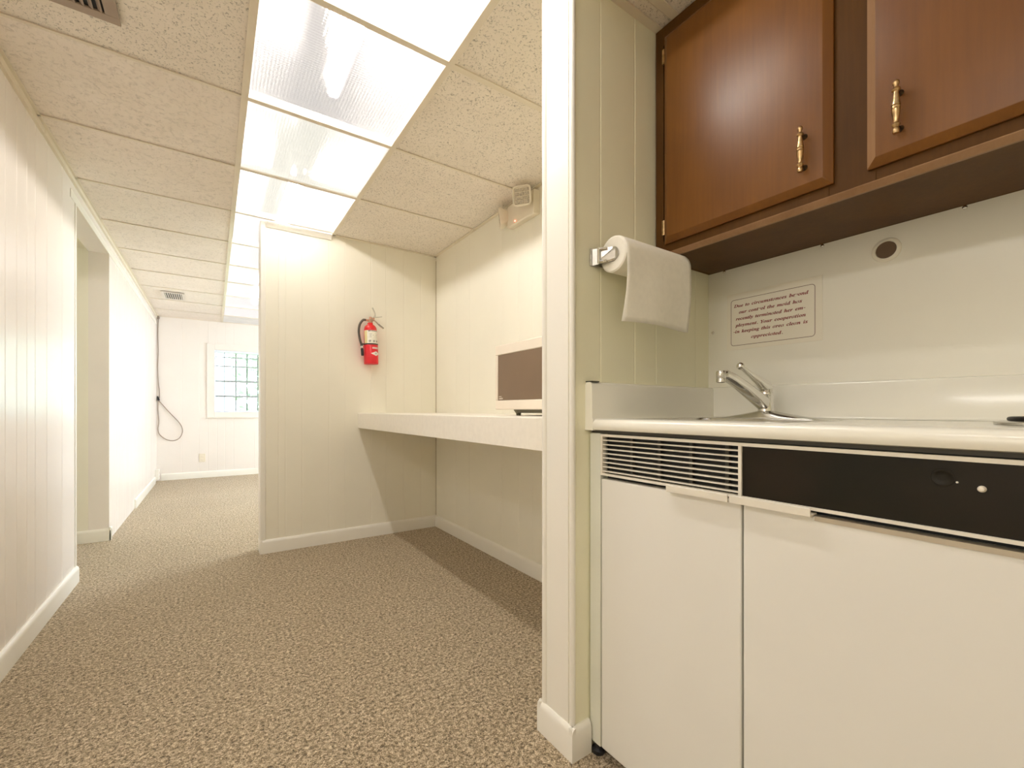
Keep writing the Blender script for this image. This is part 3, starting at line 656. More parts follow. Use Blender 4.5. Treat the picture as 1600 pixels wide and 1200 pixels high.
FX, FY = 1.33, .64
fc = thing('faucet', (FX, FY, .9142), 'chrome single-lever tap with ball-topped handle on a long base plate', 'faucet')
bm = bm_new()
def dia(sx, sy, n=40):
    out = []
    for k in range(n):
        a = 2*PI*k/n; out.append((FX+sx*math.copysign(abs(math.cos(a))**.8, math.cos(a)), FY+sy*math.copysign(abs(math.sin(a))**1.15, math.sin(a))))
    return out
lv = [((.032, .135), .9142), ((.032, .135), .916), ((.031, .118), .9185), ((.029, .07), .9262), ((.0255, .03), .934), ((.020, .024), .936)]
rings = [[bm.verts.new((p[0], p[1], z)) for p in dia(*s)] for s, z in lv]
for i in range(len(rings)-1):
    for k in range(40): bm.faces.new([rings[i][k], rings[i][(k+1) % 40], rings[i+1][(k+1) % 40], rings[i+1][k]])
bm.faces.new(rings[-1]); bm.faces.new(rings[0][::-1])
obj('base_plate', bm, 'steel', fc, smooth=True)
bm = bm_new(); lathe(bm, [(.021, 0), (.0205, .018), (.019, .022), (.019, .048), (.0205, .050), (.0205, .056), (.0185, .060), (.0180, .068), (.014, .079), (.006, .085), (.0, .086)], (FX, FY, .932), (0, 0, 1), 28)
obj('body', bm, 'chrome', fc, smooth=True)
# spout: flattened bar rising forward to the outlet
SPE = Vector((1.118, .652, 1.031))
p0 = Vector((FX-.012, FY+.001, .958))
bm = bm_new()
sp = [p0, p0.lerp(SPE, .25)+Vector((0, 0, .004)), p0.lerp(SPE, .5)+Vector((0, 0, .008)), p0.lerp(SPE, .75)+Vector((0, 0, .010)), p0.lerp(SPE, .93)+Vector((0, 0, .008)), SPE+Vector((.004, 0, .001))]
prof = [(.018, .019), (.020, .0155), (.0185, .014), (.0165, .013), (.0145, .012), (.0105, .009)]
rings = []
for i, p in enumerate(sp):
    d = (sp[min(i+1, 5)]-sp[max(i-1, 0)]).normalized(); sd = d.cross(Vector((0, 0, 1))).normalized(); up = sd.cross(d)
    w, h = prof[i]
    rings.append([bm.verts.new(p + sd*w*math.copysign(abs(math.cos(2*PI*k/16))**.6, math.cos(2*PI*k/16)) + up*h*math.copysign(abs(math.sin(2*PI*k/16))**.6, math.sin(2*PI*k/16))) for k in range(16)])
for i in range(5):
    for k in range(16): bm.faces.new([rings[i][k], rings[i][(k+1) % 16], rings[i+1][(k+1) % 16], rings[i+1][k]])
bm.faces.new(rings[0][::-1]); bm.faces.new(rings[-1])
obj('spout', bm, 'chrome', fc, smooth=True)
bm = bm_new(); lathe(bm, [(.0105, .012), (.0125, .009), (.0125, -.006), (.0118, -.007), (.0118, -.009), (.0125, -.010), (.0122, -.018), (.009, -.0195), (.008, -.017)], SPE, (0, 0, 1), 22); obj('aerator', bm, 'steel', fc, smooth=True)
hv = Vector((1.205, .6465, 1.060))
hb = Vector((FX-.004, FY, 1.006))
bm = bm_new(); tube(bm, [hb+Vector((.010, 0, -.010)), hb, hb.lerp(hv, .3)+Vector((0, 0, .002)), hb.lerp(hv, .6), hb.lerp(hv, .95)], [.016, .0185, .0125, .0085, .006], 14)
lv_ = obj('lever', bm, 'chrome', fc, smooth=True)
bm = bm_new(); bmesh.ops.create_uvsphere(bm, u_segments=20, v_segments=12, radius=.0105, matrix=Matrix.Translation(hv)); obj('ball_knob', bm, 'chrome', lv_, smooth=True)

bn = thing('burner', (1.15, .075, .9145), 'black electric burner at the right end of the white countertop', 'burner')
bm = bm_new(); lathe(bm, [(.088, 0), (.088, .004), (.080, .006), (.072, .002), (.02, .001)], (1.15, .075, .9145), (0, 0, 1), 40); obj('drip_pan', bm, 'steel', bn, smooth=True)
bm = bm_new(); pts = []
for k in range(150):
    a = k*.2; r = .016+.058*k/149; pts.append((1.15+r*math.cos(a), .075+r*math.sin(a), .924))
tube(bm, pts, .0042, 8); obj('coil', bm, 'burner', bn, smooth=True)

# ------------------------------------------------------------------ base unit under the counter
BU = thing('base_cabinet', (1.14, .38, 0), 'white under-counter kitchenette unit with louvred vent and black control strip', 'cabinet')
UF = .862
bm = bm_new()
for a in [(UF, XB, .843, YN-.003, .03, .876), (UF+.03, XB, NR+.002, NR+.02, .03, .876), (XB-.012, XB, NR+.02, .843, .03, .876), (UF+.03, XB-.012, NR+.02, .843, .03, .045)]: box(bm, *a)
box(bm, UF+.03, UF+.04, NR+.02, .843, .752, .884)
obj('carcass', bm, 'stile', BU, .0015)
bm = bm_new(); box(bm, UF+.028, UF+.0299, NR+.02, .843, .745, .884); obj('shadow_gap', bm, 'black', BU)
bm = bm_new(); box(bm, UF+.004, UF+.028, NR+.005, YN-.006, .8765, .8838); obj('top_rail', bm, 'gasket', BU)
bm = bm_new()
for a in [(.839, NR+.004, .868, .8745), (.839, NR+.004, .7645, .770)]: box(bm, UF-.003, UF+.012, a[0], a[1], a[2], a[3])
for a in [(.839, .833), (.466, .4595), (NR+.010, NR+.004)]: box(bm, UF-.003, UF+.012, a[0], a[1], .770, .868)
fr = obj('trim_strip', bm, 'alum_paint', BU)
gv = obj('vent_grille', bx(UF+.020, UF+.022, .466, .833, .770, .868), 'black', BU)
for k in range(8):
    z = .8585 - .0118*k
    obj('slat', bx(UF-.001, UF+.010, .466, .833, z-.0014, z+.0014), 'alum_paint', gv)
for k in range(4):
    y = .745-.083*k; obj('mullion', bx(UF+.010, UF+.018, y-.004, y+.004, .770, .868), 'gasket', gv)
cp = obj('control_panel', bx(UF+.001, UF+.008, NR+.010, .4595, .770, .868), 'control', BU)
bm = bm_new(); lathe(bm, [(.0046, 0), (.0044, .003), (.003, .005), (.001, .0055)], (UF+.001, .133, .832), (-1, .0, .0), 14); obj('control_shaft', bm, 'cream_text', cp, smooth=True)
bm = bm_new(); lathe(bm, [(.013, 0), (.0125, .0006), (.009, .0008), (.008, .0003), (.004, .0004)], (UF+.001, .172, .843), (-1, 0, 0), 24); obj('dial_boss', bm, 'control', cp, smooth=True)
bm = bm_new(); lathe(bm, [(.0022, 0), (.0015, .0014)], (UF+.001, .157, .838), (-1, 0, 0), 10); obj('screw_head', bm, 'steel', cp, smooth=True)
def base_door(y0, y1, hy0, hy1, strip):
    bm = bm_new(); box(bm, UF, UF+.028, y0, y1, .032, .755)
    d = obj('door', bm, 'white', BU, .003)
    bm = bm_new()
    prism(bm, [(UF+.010, .7565), (UF-.004, .7565), (UF-.013, .7545), (UF-.016, .7555), (UF-.0165, .769), (UF-.0135, .7705), (UF-.0135, .7585), (UF+.010, .7600)], hy0, hy1, 'y')
    obj('handle', bm, 'alum_paint', d)
    if strip: obj('edge_strip', bx(UF-.002, UF+.012, strip[0], strip[1], .7475, .7555), 'tan', d)
    return d
base_door(.462, .8395, .481, .624, None)
base_door(NR+.005, .4575, .334, .477, (NR+.008, .333))
for x, y in [(.875, .862), (.885, NR+.03), (1.38, .84), (1.38, NR+.05)]:
    bm = bm_new(); lathe(bm, [(.016, 0), (.018, .004), (.018, .012), (.010, .016), (.010, .045)], (x, y, 0), (0, 0, 1), 12); obj('foot', bm, 'rubber', BU, smooth=True)

# ------------------------------------------------------------------ wooden wall cabinet
UC = thing('wall_cabinet', (1.29, .38, 1.41), 'dark brown stained wooden wall cabinet with two doors above the counter', 'cabinet')
FXX = 1.147
bm = bm_new()
box(bm, FXX, FXX+.019, .855, YN-.002, 1.421, 2.119)
for y0, y1 in [(.855, YN-.002), (.33, .415), (NR+.002, -.075)]:
    if y0 < .8: box(bm, FXX, FXX+.019, y0, y1, 1.421, 2.119)
for y0, y1 in [(.415, .855), (-.075, .33)]:
    box(bm, FXX, FXX+.019, y0, y1, 1.421, 1.458); box(bm, FXX, FXX+.019, y0, y1, 2.06, 2.119)
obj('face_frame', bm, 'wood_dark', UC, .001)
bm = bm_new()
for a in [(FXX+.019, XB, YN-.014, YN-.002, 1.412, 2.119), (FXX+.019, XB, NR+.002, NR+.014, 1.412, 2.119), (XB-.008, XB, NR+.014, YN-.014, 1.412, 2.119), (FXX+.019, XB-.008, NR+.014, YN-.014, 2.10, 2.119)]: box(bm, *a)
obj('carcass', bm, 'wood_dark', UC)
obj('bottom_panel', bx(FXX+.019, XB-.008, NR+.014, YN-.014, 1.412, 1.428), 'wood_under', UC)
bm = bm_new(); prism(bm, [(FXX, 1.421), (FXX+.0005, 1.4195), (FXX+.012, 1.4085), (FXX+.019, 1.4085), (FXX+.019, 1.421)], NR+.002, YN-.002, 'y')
obj('bottom_rail', bm, 'wood_lit_edge', UC)  # pale colour imitates counter light reflected on the chamfer
def wood_door(y0, y1, z0, z1, hy, lit_side):
    bm = bm_new(); c = .017
    x1, x0 = FXX-.001, FXX-.019
    o_ = [(y0, z0), (y1, z0), (y1, z1), (y0, z1)]; i_ = [(y0+c, z0+c), (y1-c, z0+c), (y1-c, z1-c), (y0+c, z1-c)]
    A = [bm.verts.new((x1, *p)) for p in o_]; B = [bm.verts.new((x1-.006, *p)) for p in o_]; Cc = [bm.verts.new((x0, *p)) for p in i_]
    for P, Q in ((A, B), (B, Cc)):
        for k in range(4): bm.faces.new([P[k], P[(k+1) % 4], Q[(k+1) % 4], Q[k]])
    bm.faces.new(Cc); bm.faces.new(A[::-1])
    d = obj('door', bm, 'wood', UC, .0012)
    if lit_side:                                   # the handle-side bevel is coloured pale for the light it catches
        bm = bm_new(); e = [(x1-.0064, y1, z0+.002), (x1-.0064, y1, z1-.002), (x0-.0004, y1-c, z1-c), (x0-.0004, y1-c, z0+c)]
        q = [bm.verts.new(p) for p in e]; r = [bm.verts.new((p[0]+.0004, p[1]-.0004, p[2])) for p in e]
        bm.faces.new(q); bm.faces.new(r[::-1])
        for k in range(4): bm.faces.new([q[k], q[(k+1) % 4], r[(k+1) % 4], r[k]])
        obj('lit_bevel', bm, 'wood_lit_edge', d)
    z0h = 1.481
    hd = bm_new()
    pr = [(.0012, 0), (.0042, .001), (.0050, .005), (.0045, .009), (.0032, .012), (.0050, .015), (.0058, .018), (.0036, .021), (.0034, .024), (.0052, .038), (.0060, .043), (.0062, .047), (.0050, .0485), (.0062, .050), (.0062, .053), (.0050, .0545), (.0062, .056), (.0060, .060), (.0052, .065), (.0034, .079), (.0036, .082), (.0060, .085), (.0054, .088), (.0030, .091), (.0030, .094), (.0046, .098), (.0042, .102), (.0012, .106)]
    lathe(hd, [(r*1.22, h) for r, h in pr], (x0-.022, hy, z0h), (0, 0, 1), 16)
    h = obj('handle', hd, 'brass', d, smooth=True)
    for zz in (.017, .088):
        bm = bm_new(); lathe(bm, [(.0068, 0), (.0060, .002), (.0035, .005), (.0032, .022)], (x0, hy, z0h+zz), (-1, 0, 0), 12); obj('post', bm, 'brass_dark', h, smooth=True)
    return d
d1 = wood_door(.404, .846, 1.444, 2.078, .457, False)
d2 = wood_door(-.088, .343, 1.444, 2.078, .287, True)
for zz in (1.475, 2.0):
    bm = bm_new(); box(bm, FXX-.006, FXX, .8475, .8555, zz, zz+.045); tube(bm, [(FXX-.004, .8495, zz), (FXX-.004, .8495, zz+.045)], .0026, 8); obj('hinge', bm, 'brass', d1)

# ------------------------------------------------------------------ paper towel
PX0, PX1, PY, PZ, PR = .895, 1.178, .829, 1.362, .047
ph = thing('paper_towel_holder', (.87, YN, 1.362), 'chrome bracket of the paper towel roll on the niche side wall', 'towel holder')
bm = bm_new(); box(bm, .863, 1.195, YN-.005, YN, PZ-.024, PZ+.024)
obj('back_plate', bm, 'steel', ph, .001)
def arm(x, s):
    bm = bm_new()
    q = [(x-.02*s, YN-.004), (x, PY-.017)]
    n = 8; pts = [(YN-.001, PZ-.023), (YN-.001, PZ+.023)]
    for k in range(n+1):
        a = PI/2 - PI*k/n; pts.append((PY-.002-.020*math.cos(a), PZ+.019*math.sin(a)))
    A = []
    for off in (0, .0016*s):
        A.append([bm.verts.new((x-.025*s*max(0, (y-PY)/(YN-PY))+off, y, z)) for y, z in pts])
    m_ = len(pts)
    for k in range(m_): bm.faces.new([A[0][k], A[0][(k+1) % m_], A[1][(k+1) % m_], A[1][k]])
    bm.faces.new(A[0]); bm.faces.new(A[1][::-1])
    o = obj('arm', bm, 'steel', ph)
    bm = bm_new()
    for zz in (-.017, .017): tube(bm, [(x-.018*s, PY+.028, PZ+zz), (x-.012*s, PY+.020, PZ+zz), (x-.009*s, PY+.010, PZ+zz)], .0035, 8)
    tube(bm, [(x-.0215*s, PY+.030, PZ-.021), (x-.0215*s, PY+.030, PZ+.021)], .003, 8)
    obj('spring_clip', bm, 'chrome', o)
arm(PX0-.003, 1); arm(PX1+.003, -1)
pt = thing('paper_towel_roll', ((PX0+PX1)/2, PY, PZ), 'white paper towel roll with one sheet hanging down under the cabinet corner', 'paper towel')
bm = bm_new()
N = 36
rings = []
for r, x in [(.019, PX0+.001), (PR-.004, PX0), (PR, PX0+.003), (PR, PX1-.003), (PR-.004, PX1), (.019, PX1-.001)]:
    rings.append([bm.verts.new((x, PY+r*math.cos(2*PI*k/N), PZ+r*1.04*math.sin(2*PI*k/N))) for k in range(N)])
for i in range(6):
    j = (i+1) % 6
    for k in range(N): bm.faces.new([rings[i][k], rings[i][(k+1) % N], rings[j][(k+1) % N], rings[j][k]])
obj('roll', bm, 'paper', pt, smooth=True)
bm = bm_new(); lathe(bm, [(.0188, .002), (.0175, .002), (.0175, PX1-PX0-.002), (.0188, PX1-PX0-.002)], (PX0, PY, PZ), (1, 0, 0), 24, caps=False); obj('cardboard_core', bm, 'core', pt, smooth=True)
bm = bm_new(); prof = []
for k in range(9):                                    # over the top of the roll
    a = PI*.62 + (PI*1.0-PI*.62)*k/8; prof.append((PY+(PR+.0012)*math.cos(a), PZ+(PR*1.04+.0012)*math.sin(a)))
for k in range(1, 13):
    t = k/12; prof.append((PY-PR-.0015-.004*math.sin(t*2.2)+.009*t*t, PZ-.188*t))
rows = []
for i, (y, z) in enumerate(prof):
    row = []
    t = max(0, (i-8)/12)
    for k in range(25):
        u = k/24; x = PX0+.002+(PX1-PX0-.002)*u
        curl = t*t*(.012*math.exp(-u*9)*-1 + .006*math.sin(u*5+.5)) - .003*t*math.sin(u*9)
        edge = -.006*t*t*math.exp(-u*14) * (1 if t > .6 else .3)
        sag = -.004*t*u
        row.append(bm.verts.new((x+edge*.8, y-curl, z+sag+.003*t*math.sin(u*3))))
    rows.append(row)
for i in range(len(rows)-1):
    for k in range(24): bm.faces.new([rows[i][k], rows[i][k+1], rows[i+1][k+1], rows[i+1][k]])
s_ = obj('hanging_sheet', bm, 'paper', pt, smooth=True)
sm = s_.modifiers.new('thickness', 'SOLIDIFY'); sm.thickness = .0006

# ------------------------------------------------------------------ alcove shelf
SX_ = .873
sh = thing('wall_shelf', (1.18, 2.15, .80), 'long white laminate counter shelf fixed across the alcove walls', 'shelf')
bm = bm_new(); box(bm, SX_+.0012, XR, 1.012, YP, .885, .914); obj('top', bm, 'lam', sh, .001)
bm = bm_new(); box(bm, SX_, SX_+.02, 1.012, YP, .806, .9125); obj('front_fascia', bm, 'lam', sh, .0015)
bm = bm_new(); box(bm, XR-.02, XR, 1.012, YP, .845, .885); box(bm, SX_+.02, XR-.02, YP-.02, YP, .845, .885); obj('cleat', bm, 'lam', sh)
# ------------------------------------------------------------------ microwave on the shelf
mw = thing('microwave_oven', (1.26, 1.43, .914), 'beige microwave oven with brown door glass on the alcove shelf', 'microwave')
MX, MY0, MY1, MZ0, MZ1 = 1.06, 1.17, 1.693, .940, 1.228
bm = bm_new(); box(bm, MX+.025, 1.455, MY0+.004, MY1-.004, MZ0+.004, MZ1-.002); obj('body', bm, 'mwbody', mw, .006)
df = bm_new()
GZ0, GZ1, GY0, GY1 = .981, 1.184, 1.335, 1.674
for a in [(MY0, MY1, MZ0, GZ0), (MY0, MY1, GZ1, MZ1), (GY1, MY1, GZ0, GZ1), (MY0, MY0+.018, GZ0, GZ1)]: box(df, MX, MX+.025, *a)
fd = obj('front_frame', df, 'mwbody', mw, .004)
bm = bm_new(); box(bm, MX+.003, MX+.02, GY0-.003, GY1, GZ0, GZ1); dw = obj('door_window', bm, 'mwglass', mw, .001)
bm = bm_new(); box(bm, MX+.002, MX+.02, MY0+.018, GY0-.006, GZ0, GZ1); obj('control_panel', bm, 'olive', mw, .001)
bm = bm_new(); box(bm, MX+.0012, MX+.018, GY0-.0085, GY0-.0035, GZ0+.002, GZ1-.002); obj('door_edge', bm, 'tan', mw)
# small two-line mark low on the glass
bm = lettering([('enae', 0, .020, -.0035, .000026), ('eniu', 0, .032, -.0140, .000045)], lambda x, y: Vector((MX+.0026, 1.664-x, 1.000+y)), .0003)
obj('door_mark', bm, 'cream_text', dw)
bm = bm_new(); box(bm, MX+.02, 1.44, MY0+.02, MY1-.14, MZ0-.014, MZ0+.004); obj('base_plate', bm, 'olive', mw, .002)
for x, y in [(MX+.035, MY1-.135), (MX+.035, MY0+.06), (1.42, MY1-.135), (1.42, MY0+.06)]:
    bm = bm_new(); lathe(bm, [(.0095, 0), (.0105, .006), (.011, .010), (.020, .022), (.022, .028)], (x, y, .914), (0, 0, 1), 14); obj('foot', bm, 'olive', mw, smooth=True)

# ------------------------------------------------------------------ fire extinguisher
EX, EY = .952, 3.222
fe = thing('fire_extinguisher', (EX, YP, 1.27), 'red fire extinguisher with black hose hanging on the partition wall', 'fire extinguisher')
tilt = Matrix.Translation((EX, EY, 1.27)) @ Matrix.Rotation(math.radians(-1.6), 4, 'Y') @ Matrix.Translation((-EX, -EY, -1.27))
def tl_(bm): bmesh.ops.transform(bm, matrix=tilt, verts=bm.verts); return bm
bm = bm_new(); lathe(bm, [(.030, .004), (.043, .006), (.0455, .012), (.0455, .246), (.0445, .258), (.040, .271), (.032, .281), (.022, .288), (.019, .290), (.019, .300), (.013, .302)], (EX, EY, 1.27), (0, 0, 1), 36)
cy = obj('cylinder', tl_(bm), 'red', fe, smooth=True)
bm = bm_new(); lathe(bm, [(.036, .0), (.049, .001), (.0505, .006), (.0505, .140), (.0485, .143), (.0460, .142)], (EX, EY, 1.27), (0, 0, 1), 36); slv = obj('sleeve', tl_(bm), 'red_sleeve', fe, smooth=True)
bm = bm_new(); lathe(bm, [(.0508, .138), (.0515, .140), (.0515, .146), (.0500, .148), (.046, .147)], (EX, EY, 1.27), (0, 0, 1), 36, caps=False); obj('retaining_band', tl_(bm), 'gasket', fe, smooth=True)
bm = bm_new(); box(bm, EX-.028, EX+.028, EY+.045, YP, 1.28, 1.40); box(bm, EX-.016, EX+.016, EY+.03, YP, 1.40, 1.53); obj('wall_bracket', bm, 'red_sleeve', fe, .002)
# curved decals; azimuth 0 faces the room (-Y), positive to the right
def wrap(pts_r, r):      # list of (azimuth deg, height) outlines to a thin curved patch
    pass
def patch(bm, r, a0, a1, z0, z1, n=10, t=.0006):
    A = []
    for rr_ in (r, r+t):
        for z in (z0, z1):
            A.append([bm.verts.new((EX+rr_*math.sin(math.radians(a0+(a1-a0)*k/n)), EY-rr_*math.cos(math.radians(a0+(a1-a0)*k/n)), 1.27+z)) for k in range(n+1)])
    i0, i1, o0, o1 = A
    for k in range(n):
        for P, Q in ((o0, o1), (i1, i0), (i0, o0), (o1, i1)): bm.faces.new([P[k], P[k+1], Q[k+1], Q[k]])
    for k in (0, n): bm.faces.new([i0[k], o0[k], o1[k], i1[k]])
bm = bm_new(); patch(bm, .0455, -78, 88, .149, .242, 20); lb = obj('instruction_label', tl_(bm), 'label', cy)
bm = bm_new(); patch(bm, .0460, -78, -46, .149, .240, 5); obj('label_strip', tl_(bm), 'pale_yellow', lb)
bm = bm_new(); patch(bm, .0461, -36, -14, .234, .241, 4); patch(bm, .0461, -10, 70, .2355, .2395, 10); obj('label_heading', tl_(bm), 'ink', lb)
bm = bm_new()
for a, z in [(-22, .157), (14, .157), (48, .157)]:               # three pictograms: ring with a bar
    patch(bm, .0461, a-9, a+9, z+.010, z+.013, 4); patch(bm, .0461, a-9, a-5, z, z+.010, 2); patch(bm, .0461, a+4, a+9, z+.003, z+.010, 2); patch(bm, .0461, a-3, a+3, z, z+.004, 2)
obj('pictogram', tl_(bm), 'ink', lb)
for a, z, w in [(-14, .216, 20), (-14, .205, 16), (-14, .193, 18), (8, .205, 8), (42, .196, 3), (42, .204, 6), (36, .188, 2), (60, .212, 10)]:
    bm = bm_new(); patch(bm, .0461, a-w/2, a+w/2, z, z+.0028, 4); obj('label_print', tl_(bm), 'soft_ink', lb)
bm = bm_new(); patch(bm, .0505, -4, 58, .1085, .1205, 10); nb = obj('name_band', tl_(bm), simple('white_print', (.85, .82, .78), .5), slv)
bm = bm_new()
for k in range(7): patch(bm, .0511, 1+7.6*k, 5.5+7.6*k, .1120, .1170, 2)
obj('band_print', tl_(bm), simple('pink_print', (.78, .32, .30), .5), nb)
bm = bm_new()                                                    # white diamond
n = 14; A = []
for rr_ in (.0505, .0511):
    row = []
    for k in range(n+1):
        a = math.radians(-16+84*k/n); hh = .0165*(1-abs(2*k/n-1))+.0003
        row.append([bm.verts.new((EX+rr_*math.sin(a), EY-rr_*math.cos(a), 1.27+.0745+s*hh)) for s in (-1, 1)])
    A.append(row)
for k in range(n):
    bm.faces.new([A[1][k][0], A[1][k+1][0], A[1][k+1][1], A[1][k][1]]); bm.faces.new([A[0][k][1], A[0][k+1][1], A[0][k+1][0], A[0][k][0]])
    for s in (0, 1): bm.faces.new([A[0][k][s], A[0][k+1][s], A[1][k+1][s], A[1][k][s]])
dm = obj('diamond_mark', tl_(bm), bpy.data.materials['white_print'], slv)
bm = bm_new(); patch(bm, .0512, 16, 36, .0735, .0760, 4); patch(bm, .0512, 22, 30, .0775, .0795, 3); obj('diamond_print', tl_(bm), 'soft_ink', dm)
# valve, gauge, levers, hose
VZ = 1.585
bm = bm_new(); lathe(bm, [(.0145, -.016), (.0155, -.008), (.0155, .008), (.011, .014), (.009, .030)], (EX-.006, EY, VZ), (0, 0, 1), 16)
box(bm, EX-.012, EX+.022, EY-.008, EY+.010, VZ+.004, VZ+.026); tube(bm, [(EX-.018, EY, VZ+.002), (EX-.044, EY-.002, VZ+.004)], .007, 10)
vv = obj('valve', bm, simple('copper_valve', (.60, .33, .24), .3, .8), fe, smooth=True)
bm = bm_new(); lathe(bm, [(.014, 0), (.0145, .006), (.0135, .009), (.011, .0085)], (EX-.002, EY-.010, VZ+.006), (0, -1, .1), 20); ga = obj('pressure_gauge', bm, bpy.data.materials['copper_valve'], vv, smooth=True)
bm = bm_new(); lathe(bm, [(.0108, .0086), (.0, .0088)], (EX-.002, EY-.010, VZ+.006), (0, -1, .1), 18); obj('gauge_face', bm, simple('gauge_tan', (.42, .30, .22), .4), ga)
bm = bm_new(); tube(bm, spline([(EX+.012, EY, VZ+.022), (EX+.026, EY, VZ+.036), (EX+.024, EY-.004, VZ+.062), (EX+.006, EY-.008, VZ+.098)], 5), [.006]*8+[.0045]*8, 8); obj('pull_pin_wire', bm, 'grey_lever', vv, smooth=True)
def blade(name, pts, w, mat):
    bm = bm_new(); R = []
    for i, (x, z, hw) in enumerate(pts):
        R.append([bm.verts.new((x, EY-hw, z-.0022)), bm.verts.new((x, EY+hw, z-.0022)), bm.verts.new((x, EY+hw, z+.0022)), bm.verts.new((x, EY-hw, z+.0022))])
    for a, b in zip(R[:-1], R[1:]):
        for k in range(4): bm.faces.new([a[k], a[(k+1) % 4], b[(k+1) % 4], b[k]])
    bm.faces.new(R[0][::-1]); bm.faces.new(R[-1]); return obj(name, bm, mat, vv, .001)
blade('top_lever', [(EX+.002, VZ+.024, .009), (EX+.03, VZ+.030, .010), (EX+.055, VZ+.035, .010), (EX+.078, VZ+.041, .008)], 0, 'grey_lever')
blade('carry_handle', [(EX+.014, VZ+.014, .009), (EX+.036, VZ-.002, .009), (EX+.058, VZ-.024, .010), (EX+.088, VZ-.046, .009)], 0, 'grey_lever')
blade('carry_grip', [(EX+.052, VZ-.0165, .0105), (EX+.090, VZ-.0435, .0105)], 0, 'ink')
hp = spline([(EX-.042, EY-.002, VZ+.004), (EX-.062, EY-.006, VZ-.001), (EX-.085, EY-.010, VZ-.036), (EX-.092, EY-.012, VZ-.085), (EX-.085, EY-.014, VZ-.140), (EX-.073, EY-.014, VZ-.183)], 7)
bm = bm_new(); tube(bm, hp, .0082, 12); hs = obj('hose', bm, 'hose', fe, smooth=True)
bm = bm_new(); tube(bm, [(EX-.0735, EY-.014, VZ-.180), (EX-.0715, EY-.014, VZ-.192)], .0100, 12); obj('hose_collar', bm, 'gasket', hs, smooth=True)
bm = bm_new(); lathe(bm, [(.0085, 0), (.0105, .004), (.0105, .014), (.008, .019)], (EX-.0722, EY-.014, VZ-.186), (.07, 0, -1), 14); obj('nozzle_clip', bm, 'chrome', hs, smooth=True)
bm = bm_new(); lathe(bm, [(.0078, 0), (.0095, .006), (.0098, .05), (.0085, .055)], (EX-.0705, EY-.014, VZ-.203), (.08, 0, -1), 14); obj('nozzle', bm, 'rubber', hs, smooth=True)
bm = bm_new(); box(bm, EX-.073, EX-.047, EY-.018, EY-.006, 1.408, 1.416); obj('hose_strap', bm, 'gasket', fe, .001)

# ------------------------------------------------------------------ emergency light
em = thing('emergency_light', (XR, 1.98, 1.98), 'twin-head emergency light on the alcove wall under the ceiling', 'emergency light')
bm = bm_new(); prism(bm, [(XR, 2.020), (1.452, 2.016), (1.446, 2.022), (1.446, 2.142), (1.452, 2.150), (XR, 2.152)], 1.915, 2.175, 'y'); eb = obj('housing', bm, 'plastic', em, .0015)
bm = bm_new(); lathe(bm, [(.0036, 0), (.0030, .003), (.0005, .0042)], (1.446, 2.092, 2.034), (-1, 0, 0), 12); obj('indicator', bm, 'led', eb, smooth=True)
def head(c, d, lens=True):
    d = Vector(d).normalized(); zx = Vector((0, 0, 1)); u = d.cross(zx).normalized(); v = u.cross(d).normalized(); c = Vector(c)
    def loop(s, dep, r=.3):
        out = []
        for k in range(28):
            a = 2*PI*k/28; ca, sa = math.cos(a), math.sin(a)
            x = math.copysign(abs(ca)**.35, ca)*s; y = math.copysign(abs(sa)**.35, sa)*s
            out.append(c+u*x+v*y+d*dep)
        return out
    bm = bm_new(); rings = [[bm.verts.new(p) for p in loop(s, dep)] for s, dep in [(.022, -.052), (.036, -.036), (.047, -.008), (.052, .004), (.052, .014), (.0455, .0145), (.0455, .008)]]
    for i in range(6):
        for k in range(28): bm.faces.new([rings[i][k], rings[i][(k+1) % 28], rings[i+1][(k+1) % 28], rings[i+1][k]])
    bm.faces.new(rings[0][::-1]); bm.faces.new(rings[-1])
    h = obj('lamp_head', bm, 'plastic', em, smooth=True)
    bm = bm_new()
    rot = Matrix((u, v, d)).transposed().to_4x4(); rot.translation = c
    for r_ in range(4):
        for k in range(3):
            t = bm_new(); box(t, -.040+.0275*k, -.0155+.0275*k, -.041+.021*r_, -.0245+.021*r_, .008, .0125)
            bmesh.ops.transform(t, matrix=rot, verts=t.verts); me = bpy.data.meshes.new('t'); t.to_mesh(me); t.free(); bm.from_mesh(me); bpy.data.meshes.remove(me)
    obj('lens', bm, 'lens', h, .002)
    return h
head((1.385, 1.935, 2.098), (-.78, -.60, -.16))
head((1.432, 2.215, 2.088), (-.84, .52, -.12))
for a, b in [((1.45, 1.96, 2.10), (1.42, 1.955, 2.10)), ((1.465, 2.17, 2.09), (1.455, 2.20, 2.095))]:
    bm = bm_new(); tube(bm, [a, b], .012, 12); obj('knuckle', bm, 'plastic', em, smooth=True)

# ------------------------------------------------------------------ ceiling air vents
def vent(x0, x1, y0, y1, lab, mat, nsl, b=.026):
    t = thing('air_vent', ((x0+x1)/2, (y0+y1)/2, H), lab, 'air vent', 'air vents in the ceiling')
    bm = bm_new(); z0 = H-.008; z1 = H-.0003
    for a in [(x0, x1, y0, y0+b), (x0, x1, y1-b, y1), (x0, x0+b, y0+b, y1-b), (x1-b, x1, y0+b, y1-b)]: box(bm, *a, z0, z1)
    obj('frame', bm, mat, t, .002)
    obj('duct', bx(x0+b*.8, x1-b*.8, y0+b*.8, y1-b*.8, H-.0012, H-.0004), 'black', t)
    for k in range(nsl):
        x = x0+b+(x1-x0-2*b)*(k+.5)/nsl
        bm = bm_new(); w = .0022
        prism(bm, [(x-.004-w, H-.0014), (x-.004+w, H-.0014), (x+.003+w, H-.007), (x+.003-w, H-.007)], y0+b, y1-b, 'y'); obj('slat', bm, mat, t)
